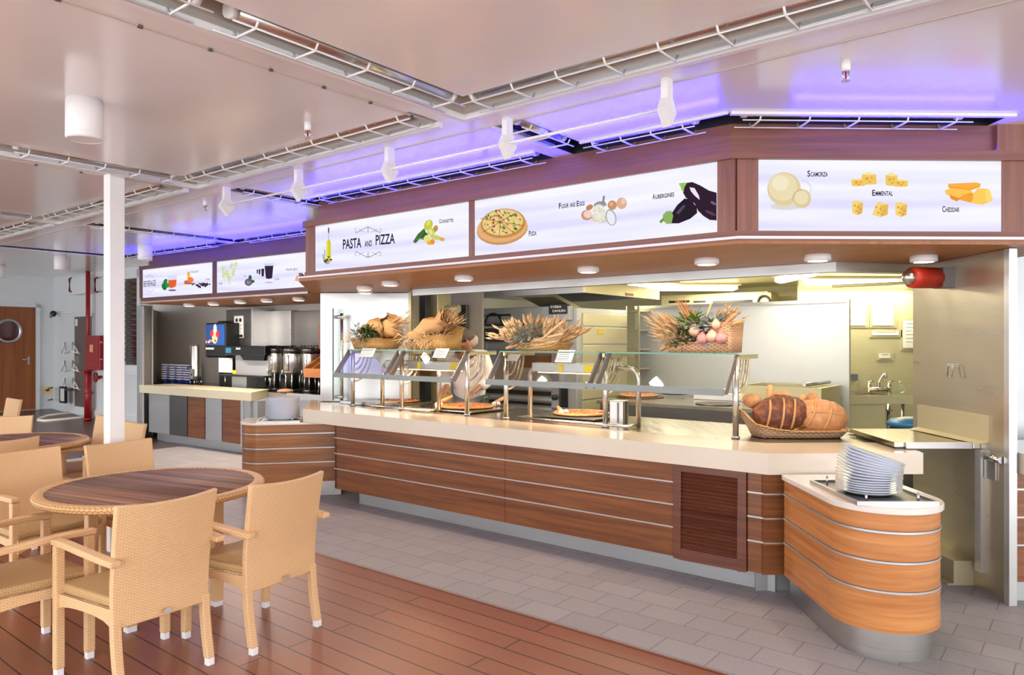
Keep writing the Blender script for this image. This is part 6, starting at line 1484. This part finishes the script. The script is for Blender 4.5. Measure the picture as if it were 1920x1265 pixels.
def basket_mb(a, b, z, w_, d_, h_, flare=.03, th=.012, hb=None):
    """open woven basket; a,b centre in FM; the back can stand higher (hb)"""
    hb = hb or h_; mb = MB(); n = 40; vs = []
    def ring_(e, z_, t_): 
        out = []
        for k in range(n):
            an = 2*PI*k/n; c, s = math.cos(an), math.sin(an); f = 1/max(abs(c), abs(s))**.82
            x = (w_/2+e-t_)*c*f; y = (d_/2+e-t_)*s*f; zz = z_ if z_ < .01 else z_+(hb-h_)*max(0, s)
            out.append((a+x, b+y, z+zz))
        return out
    for e, zz, t_ in ((0, 0, 0), (flare*.5, h_*.5, 0), (flare, h_, 0), (flare+.006, h_+.006, -.004), (flare, h_+.004, th), (flare*.5, h_*.5, th), (0, .012, th)): vs += ring_(e, zz, t_)
    m = 7; fs = [(i*n+k, i*n+(k+1) % n, (i+1)*n+(k+1) % n, (i+1)*n+k) for i in range(m-1) for k in range(n)]+[tuple(range(n))[::-1], tuple(range((m-1)*n, m*n))]
    mb.add(vs, fs, FM, 0, True); return mb
def sack(p, dims, rot, name, par, seed):
    random.seed(seed); T = Matrix.Translation(p) @ Matrix.Rotation(rot[1], 4, 'Z') @ Matrix.Rotation(rot[0], 4, 'Y'); mb = MB()
    mb.ell((0, 0, 0), dims, T, 26, 16, fn=lambda a, q: q*(1+.16*noise.noise(a*2.2+Vector((seed, 0, 0))))+Vector((0, 0, .02*math.sin(a.x*6))))
    # open ruffled mouth at the right end
    rr = [(u, .55+.35*u) for u in (0, .5, 1)]; vs = []; n = 20
    for u, k in rr:
        for j in range(n):
            an = 2*PI*j/n; w_ = 1+.18*math.sin(an*5+seed)*u; vs.append((dims[0]*(.72+.5*u), dims[1]*k*w_*math.cos(an), dims[2]*k*w_*math.sin(an)))
    mb.add(vs, [(i*n+j, i*n+(j+1) % n, (i+1)*n+(j+1) % n, (i+1)*n+j) for i in range(2) for j in range(n)], T, 0, True); mb.open = True
    return build(name, mb, 'burlap', par)
def ga(px, b=.78): return onbz(px, FM, b, ZS).x
BB = .76
# 1: sprig basket
a = ga(708); c = W(FM, a, BB, ZS); t = thing('sprig_basket', 'first basket from left on the glass: burlap sack, straw and dark green sprig', 'basket', c)
build('basket', basket_mb(a, BB, ZS, .50, .24, .11, hb=.21), 'bask', t)
sack(W(FM, a-.06, BB+.02, ZS+.21), (.20, .12, .11), (R(-14), THU), 'burlap_sack', t, 1)
sack(W(FM, a+.17, BB+.05, ZS+.23), (.11, .09, .11), (R(-60), THU), 'burlap_sack', t, 5)
leaves(W(FM, a-.0, BB-.14, ZS+.17), 150, (.16, .07, .09), .055, .014, 'green', 'green_sprig', t, 4, up=.1); leaves(W(FM, a+.02, BB-.15, ZS+.18), 160, (.12, .05, .08), .05, .02, 'green', 'green_sprig', t, 44, up=.1); leaves(W(FM, a-.27, BB-.06, ZS+.15), 40, (.05, .05, .16), .07, .016, 'euc', 'grey_leaves', t, 5)
spray(W(FM, a-.05, BB-.12, ZS+.1), 60, (-.5, -.5, .4), .8, .16, .0025, 'straw', 'straw', t, seed=2, box=(.2, .05, .03)); spray(W(FM, a+.12, BB, ZS+.2), 26, (1, -.4, .55), .2, .36, .0025, 'straw2', 'wheat', t, .1, .06, 3)
# 2: big burlap basket
a = ga(812); c = W(FM, a, BB, ZS); t = thing('burlap_basket', 'second basket from left on the glass: large burlap sack spilling straw', 'basket', c)
build('basket', basket_mb(a+.10, BB, ZS, .42, .24, .14, hb=.25), 'bask', t)
sack(W(FM, a-.04, BB-.04, ZS+.19), (.27, .11, .10), (R(-25), THU), 'burlap_sack', t, 3)
spray(W(FM, a+.16, BB, ZS+.2), 70, (.5, -.3, .75), .45, .26, .003, 'straw2', 'wheat', t, .1, .05, 8); spray(W(FM, a+.02, BB-.15, ZS+.12), 110, (.3, -.4, .1), .9, .17, .003, 'straw', 'straw', t, .3, 0, 9, (.22, .04, .03))
spray(W(FM, a-.24, BB-.08, ZS+.03), 40, (-.2, -.5, .4), .8, .10, .0025, 'straw2', 'straw', t, seed=12, box=(.06, .03, .03))
# 3: dried wheat & eucalyptus
a = ga(1018); c = W(FM, a, BB, ZS); t = thing('wheat_basket', 'third basket on the glass: fans of dried wheat with grey leaves', 'basket', c)
build('basket', basket_mb(a+.02, BB, ZS, .42, .22, .07, .04), 'bask', t)
for i, (dx, n, d) in enumerate(((-.18, 46, (-.55, -.3, 1)), (-.05, 40, (-.15, -.2, 1.1)), (.09, 50, (.3, -.2, 1.1)), (.2, 30, (.9, -.3, .7)), (-.24, 30, (-1, -.3, .5)))): spray(W(FM, a+dx, BB-.02, ZS+.07), n, d, .32, .27, .0042, 'straw2' if i % 2 else 'straw', 'dried_wheat', t, .05, .07, 20+i, (.07, .04, .02))
leaves(W(FM, a-.04, BB-.12, ZS+.13), 90, (.14, .05, .11), .06, .036, 'euc', 'grey_leaves', t, 11); leaves(W(FM, a-.16, BB-.12, ZS+.07), 26, (.1, .04, .05), .06, .04, 'euc', 'grey_leaves', t, 12)
mb = MB()
for k in range(16): mb.tube([W(FM, a+.0+.28*math.sin(u*2.4-.2)+.004*k, BB-.14+.01*math.sin(k), ZS+.02+.05*u+.006*k+.05*u*u) for u in [i/8 for i in range(9)]], .003, 5)
o = build('straw_bundle', mb, 'straw', t); o['kind'] = 'stuff'
def stick(p, q, r, mat, lab, gr='breadsticks'):
    mb = MB(); p, q = Vector(p), Vector(q); mb.tube([p, p.lerp(q, .08), p.lerp(q, .5), p.lerp(q, .92), q], [r*.5, r, r*1.05, r, r*.5], 10); return one('breadstick', mb, mat, lab, 'breadstick', gr)
stick(W(FM, a+.10, BB-.14, ZS+.10), W(FM, a+.36, BB-.18, ZS+.26), .012, 'straw', 'upper pale breadstick at the right side of the wheat basket'); stick(W(FM, a+.16, BB-.14, ZS+.12), W(FM, a+.37, BB-.2, ZS+.15), .012, 'straw', 'lower pale breadstick at the right side of the wheat basket'); stick(W(FM, a-.27, BB-.18, ZS+.02), W(FM, a-.14, BB-.16, ZS+.06), .014, 'bread', 'short brown breadstick at the lower left of the wheat basket')
# 4: flower basket
a = ga(1322); c = W(FM, a, BB, ZS); t = thing('flower_basket', 'rightmost basket on the glass: leaves, roots, onions in pinkish wicker', 'basket', c)
build('basket', basket_mb(a-.02, BB, ZS, .48, .22, .075), 'baskp', t); mb = basket_mb(a+.175, BB, ZS+.001, .17, .235, .22, .012); build('side_basket', mb, 'baskp', t)
leaves(W(FM, a-.09, BB-.02, ZS+.22), 110, (.11, .06, .09), .07, .03, 'lgreen', 'green_leaves', t, 31, up=.6); leaves(W(FM, a-.07, BB-.06, ZS+.12), 90, (.2, .05, .08), .05, .022, 'green', 'dark_leaves', t, 32)
leaves(W(FM, a+.08, BB-.08, ZS+.18), 80, (.14, .05, .1), .07, .045, 'euc', 'grey_leaves', t, 33); leaves(W(FM, a-.1, BB-.13, ZS+.06), 60, (.2, .04, .05), .04, .02, 'green', 'dark_leaves', t, 34)
spray(W(FM, a-.12, BB, ZS+.1), 60, (-1, -.2, .55), .28, .36, .003, 'straw2', 'wheat', t, .02, .07, 35, (.06, .03, .04)); spray(W(FM, a-.08, BB, ZS+.2), 16, (-.45, -.1, 1), .16, .24, .007, 'bread', 'dried_stems', t, .05, 0, 36, (.04, .03, .02))
spray(W(FM, a+.12, BB, ZS+.18), 30, (.6, -.2, .8), .35, .24, .003, 'straw2', 'dried_grass', t, .05, .04, 37, (.06, .03, .02)); spray(W(FM, a-.2, BB-.1, ZS+.07), 50, (-.4, -.3, .5), .6, .13, .003, 'straw', 'straw', t, .1, 0, 38, (.1, .03, .03))
for (dx, dz, dx2, dz2, lab) in ((.18, .20, .30, .29, 'thick brown breadstick pointing upper right from the flower basket'), (.16, .18, .34, .235, 'brown breadstick under the upper one at the flower basket'), (.03, .2, .11, .37, 'thin pale breadstick standing up behind the flower basket'), (-.33, .015, -.24, .05, 'short brown breadstick at the lower left of the flower basket')):
    stick(W(FM, a+dx, BB-.08, ZS+dz), W(FM, a+dx2, BB-.12, ZS+dz2), .014 if dx != .03 else .008, 'bread' if dx != .03 else 'straw', lab)
M['onion'] = plain('onion_skin', (226, 184, 162), .35, noise_amt=.15, nscale=18); M['onionp'] = plain('pink_onion_skin', (222, 150, 150), .35, noise_amt=.3, nscale=20)
for i, (dx, dz, r_, m) in enumerate(((-.01, .165, .042, 'onion'), (.055, .105, .045, 'onionp'), (.13, .12, .045, 'onion'), (.20, .11, .044, 'onionp'), (.16, .21, .034, 'onion'))):
    c = W(FM, a+dx, BB-.15, ZS+dz); t = thing('onion', ['beige onion, topmost of the left pair', 'pink onion low in the basket middle', 'beige onion between the two pink ones', 'pink onion against the side basket', 'small beige onion high on the right'][i] + ' in the flower basket', 'onion', c, 0, 'onions in the flower basket')
    build('bulb', MB().ell((0, 0, 0), (r_, r_, r_*.95), seg=16, rings=10, fn=lambda p, q: q+Vector((0, 0, .012*max(0, p.z)**6))), m, t, world=False); build('tip', MB().tube([(0, 0, r_*.9), (.004, 0, r_*1.35)], [.006, .002], 6), 'straw2', t, world=False)

# ================================================================== BREAD BASKET ON THE COUNTER
p = atz(1505, 822, .9); BX, BY = p.x+.0, p.y+.14
t = thing('bread_basket', 'oblong woven bread basket on the counter, raised at its left end', 'basket', (BX, BY, .9))
mb = MB(); n = 48; vs = []; hw, hd = .315, .14
def brim(c): return .05+.13*max(0, -c)**3
for e, fz, t_ in ((0, 0, 0), (.02, .5, 0), (.035, 1, 0), (.043, 1.08, -.004), (.035, 1.05, .012), (.02, .5, .012), (0, .12, .012)):
    for k in range(n):
        an = 2*PI*k/n; c, s = math.cos(an), math.sin(an); f = 1/max(abs(c), abs(s))**.6; h_ = brim(c)
        vs.append((BX+(hw+e*1.3-t_)*c*f-(.05*fz*h_*8 if c < -.5 else 0)*.4, BY+(hd+e-t_)*s*f, .9+fz*h_))
mb.add(vs, [(i*n+k, i*n+(k+1) % n, (i+1)*n+(k+1) % n, (i+1)*n+k) for i in range(6) for k in range(n)]+[tuple(range(n))[::-1], tuple(range(6*n, 7*n))], None, 0, True)
build('woven_body', mb, 'baskp', t)
mb = MB(); mb.tube([Vector(v)+Vector((0, 0, .003)) for v in vs[3*n:4*n]]+[Vector(vs[3*n])+Vector((0, 0, .003))], .007, 6); build('braided_rim', mb, 'bask', t)
def loaf(c, dims, rot, mat, lab, scores, cross=False, sd=1):
    T = Matrix.Translation(c) @ Matrix.Rotation(rot[2], 4, 'Z') @ Matrix.Rotation(rot[1], 4, 'Y') @ Matrix.Rotation(rot[0], 4, 'X'); t = thing('bread_loaf', lab, 'bread', c); random.seed(sd)
    def f(p, q):
        g = 1+.07*noise.noise(p*2.5+Vector((sd, 0, 0)))+.035*noise.noise(p*7+Vector((0, sd, 0)))+.015*noise.noise(p*16)
        for s in scores: g -= .045*math.exp(-((p.x-s-.15*p.z)/.05)**2)
        return q*g
    build('crust', MB().ell((0, 0, 0), dims, T, 60, 36, fn=f), mat, t)
    for s in scores:
        pts = []
        for j in range(13):
            v = -1.15+2.3*j/12; x = s+.15*math.sin(v); 
            if abs(x) > .93: continue
            r_ = math.sqrt(1-x*x)*.972; pts.append(T @ Vector((dims[0]*x, -dims[1]*r_*math.cos(v), dims[2]*r_*math.sin(v))))
        build('score', MB().tube(pts, [.004]+[.0075+.003*random.random() for _ in pts[2:]]+[.004], 8), 'score', t)
    if cross:
        pts = [T @ Vector((dims[0]*x, -dims[1]*.975*math.sqrt(1-x*x)*math.cos(.3), dims[2]*.98*math.sqrt(1-x*x)*math.sin(.3))) for x in [-.6+1.4*j/10 for j in range(11)]]; build('score', MB().tube(pts, .0055, 8), 'score', t)
    return t
loaf((BX-.125, BY-.04, 1.07), (.20, .10, .135), (0, R(-6), R(-4)), 'breadd', 'dark brown crusty loaf with three pale slashes, left front in the bread basket', (-.5, -.02, .38), sd=2)
loaf((BX+.18, BY-.02, 1.05), (.20, .10, .125), (0, R(6), R(4)), 'bread', 'big golden round loaf with cross cuts, right in the bread basket', (-.5, .1), True, sd=6)
loaf((BX-.29, BY+.07, 1.15), (.075, .06, .055), (0, R(20), 0), 'bread', 'small golden roll at the upper left behind the dark loaf', (), sd=8)
loaf((BX-.08, BY+.06, 1.185), (.08, .05, .045), (0, 0, 0), 'bread', 'small brown roll peeking over the middle of the dark loaf', (), sd=9)
loaf((BX+.16, BY+.08, 1.16), (.045, .05, .06), (0, 0, 0), 'bread', 'small roll peeking up behind the golden loaf', (), sd=10)
for x, h_, tl, lab in ((-.165, 1.275, .01, 'tallest pale bread stick standing behind the dark loaf'), (.0, 1.20, -.03, 'short pale bread stick leaning at the middle of the basket'), (.075, 1.20, .01, 'pale bread stick between the dark and the golden loaf')):
    stick((BX+x, BY+.07, .93), (BX+x+tl, BY+.085, h_), .026, 'woodlight', lab, 'thick bread sticks in the bread basket')

# ================================================================== CHEF
def skinned(name, verts, edges, rad, mat, par=None, sub=2, root=0):
    me = D.meshes.new(name); me.from_pydata(verts, edges, []); o = D.objects.new(name, me); COL.objects.link(o)
    m = o.modifiers.new('s', 'SKIN'); o.modifiers.new('d', 'SUBSURF').levels = sub
    for i, r_ in enumerate(rad): v = me.skin_vertices[0].data[i]; v.radius = r_ if isinstance(r_, tuple) else (r_, r_); v.use_root = (i == root)
    dg = bpy.context.evaluated_depsgraph_get(); dg.update(); ev = o.evaluated_get(dg); m2 = D.meshes.new_from_object(ev); D.objects.remove(o); D.meshes.remove(me)
    m2.name = name; m2.materials.clear(); m2.materials.append(M[mat]); m2.polygons.foreach_set('use_smooth', [True]*len(m2.polygons))
    o = D.objects.new(name, m2); COL.objects.link(o)
    if par is not None: o.parent = par
    return o
cx, cy = -.50, 8.43
CT = Matrix.Translation((cx, cy, 0)) @ Matrix.Rotation(R(-14), 4, 'Z')       # local -y faces the counter, x to our right
vs = []; es = []; rs = []
def V(x, y, z, r_, par=None):
    vs.append((x, y, z)); rs.append(r_); i = len(vs)-1
    if par is not None: es.append((par, i))
    return i
pel = V(0, .05, .98, (.15, .12)); ab = V(0, .03, 1.15, (.15, .11), pel); chs = V(.02, -.03, 1.32, (.17, .12), ab); nk0 = V(.03, -.10, 1.44, (.07, .07), chs); nk = V(.03, -.15, 1.49, .058, nk0); hd0 = V(.02, -.21, 1.54, (.075, .08), nk); hd1 = V(.02, -.22, 1.63, (.085, .095), hd0); hd2 = V(.02, -.21, 1.69, (.06, .07), hd1)
nose = V(-.0, -.33, 1.57, .014, hd0)
for s in (-1, 1): V(.02+s*.088, -.19, 1.57, .014, hd0)
for s in (-1, 1):
    hip = V(s*.10, .05, .90, .10, pel); kn = V(s*.11, .02, .48, .065, hip); an = V(s*.11, .06, .09, .045, kn); V(s*.12, -.12, .04, (.045, .03), an)
    sh = V(s*.19, -.02, 1.42, .062, chs); el = V(s*.25, -.06, 1.16, .046, sh); wr_ = V(s*.17, -.30, 1.05, .03, el); pm_ = V(s*.16, -.38, 1.035, (.038, .018), wr_)
    for k in range(4): k1 = V(s*.16+(k-1.5)*.018, -.43, 1.025, .009, pm_); k2 = V(s*.16+(k-1.5)*.02, -.455-(.006 if k in (1, 2) else 0), 1.005, .008, k1); V(s*.16+(k-1.5)*.02, -.462-(.008 if k in (1, 2) else 0), .985, .007, k2)
    t1 = V(s*.125, -.36, 1.03, .011, wr_); V(s*.10, -.395, 1.015, .009, t1)
body = skinned('person', vs, es, rs, 'skin'); body.matrix_basis = CT
body['label'] = 'person in white chef clothes and grey cap bending over the pizzas behind the glass'; body['category'] = 'person'
jv = [(0, .05, .88), (0, .03, 1.08), (.02, -.03, 1.30), (.03, -.08, 1.41)]; je = [(0, 1), (1, 2), (2, 3)]; jr = [(.21, .17), (.2, .16), (.215, .155), (.12, .11)]
for s in (-1, 1):
    b0_ = len(jv); jv += [(s*.19, -.02, 1.42), (s*.27, -.08, 1.17), (s*.20, -.22, 1.08)]; jr += [.10, .08, .062]; je += [(2, b0_), (b0_, b0_+1), (b0_+1, b0_+2)]
skinned('chef_jacket', jv, je, jr, 'cloth', body)
skinned('trousers', [(0, .05, .93), (.10, .05, .88), (.11, .02, .48), (.11, .06, .12), (-.10, .05, .88), (-.11, .02, .48), (-.11, .06, .12)], [(0, 1), (1, 2), (2, 3), (0, 4), (4, 5), (5, 6)], [(.17, .14), .12, .085, .075, .12, .085, .075], 'grey', body)
mb = MB(); mb.ell((.02, -.20, 1.665), (.115, .125, .085), Matrix.Identity(4), 24, 14); o = build('cap', mb, plain('grey_brown_cap', (112, 100, 94), .8), body, world=False)
mb = MB(); mb.ell((.03, -.15, 1.615), (.125, .115, .09), None, 22, 14, fn=lambda a, q: q*(1+.12*noise.noise(a*5))); build('hair_net', mb, plain('pale_hair_net', (206, 188, 178), .8), body, world=False)
mb = MB()
for s in (-1, 1): mb.ell((.02+s*.032, -.298, 1.60), (.014, .008, .009), None, 10, 6)
build('eyes', mb, 'black', body, world=False); build('mouth', MB().ell((.01, -.30, 1.525), (.026, .008, .007), None, 10, 6), 'redbr', body, world=False)
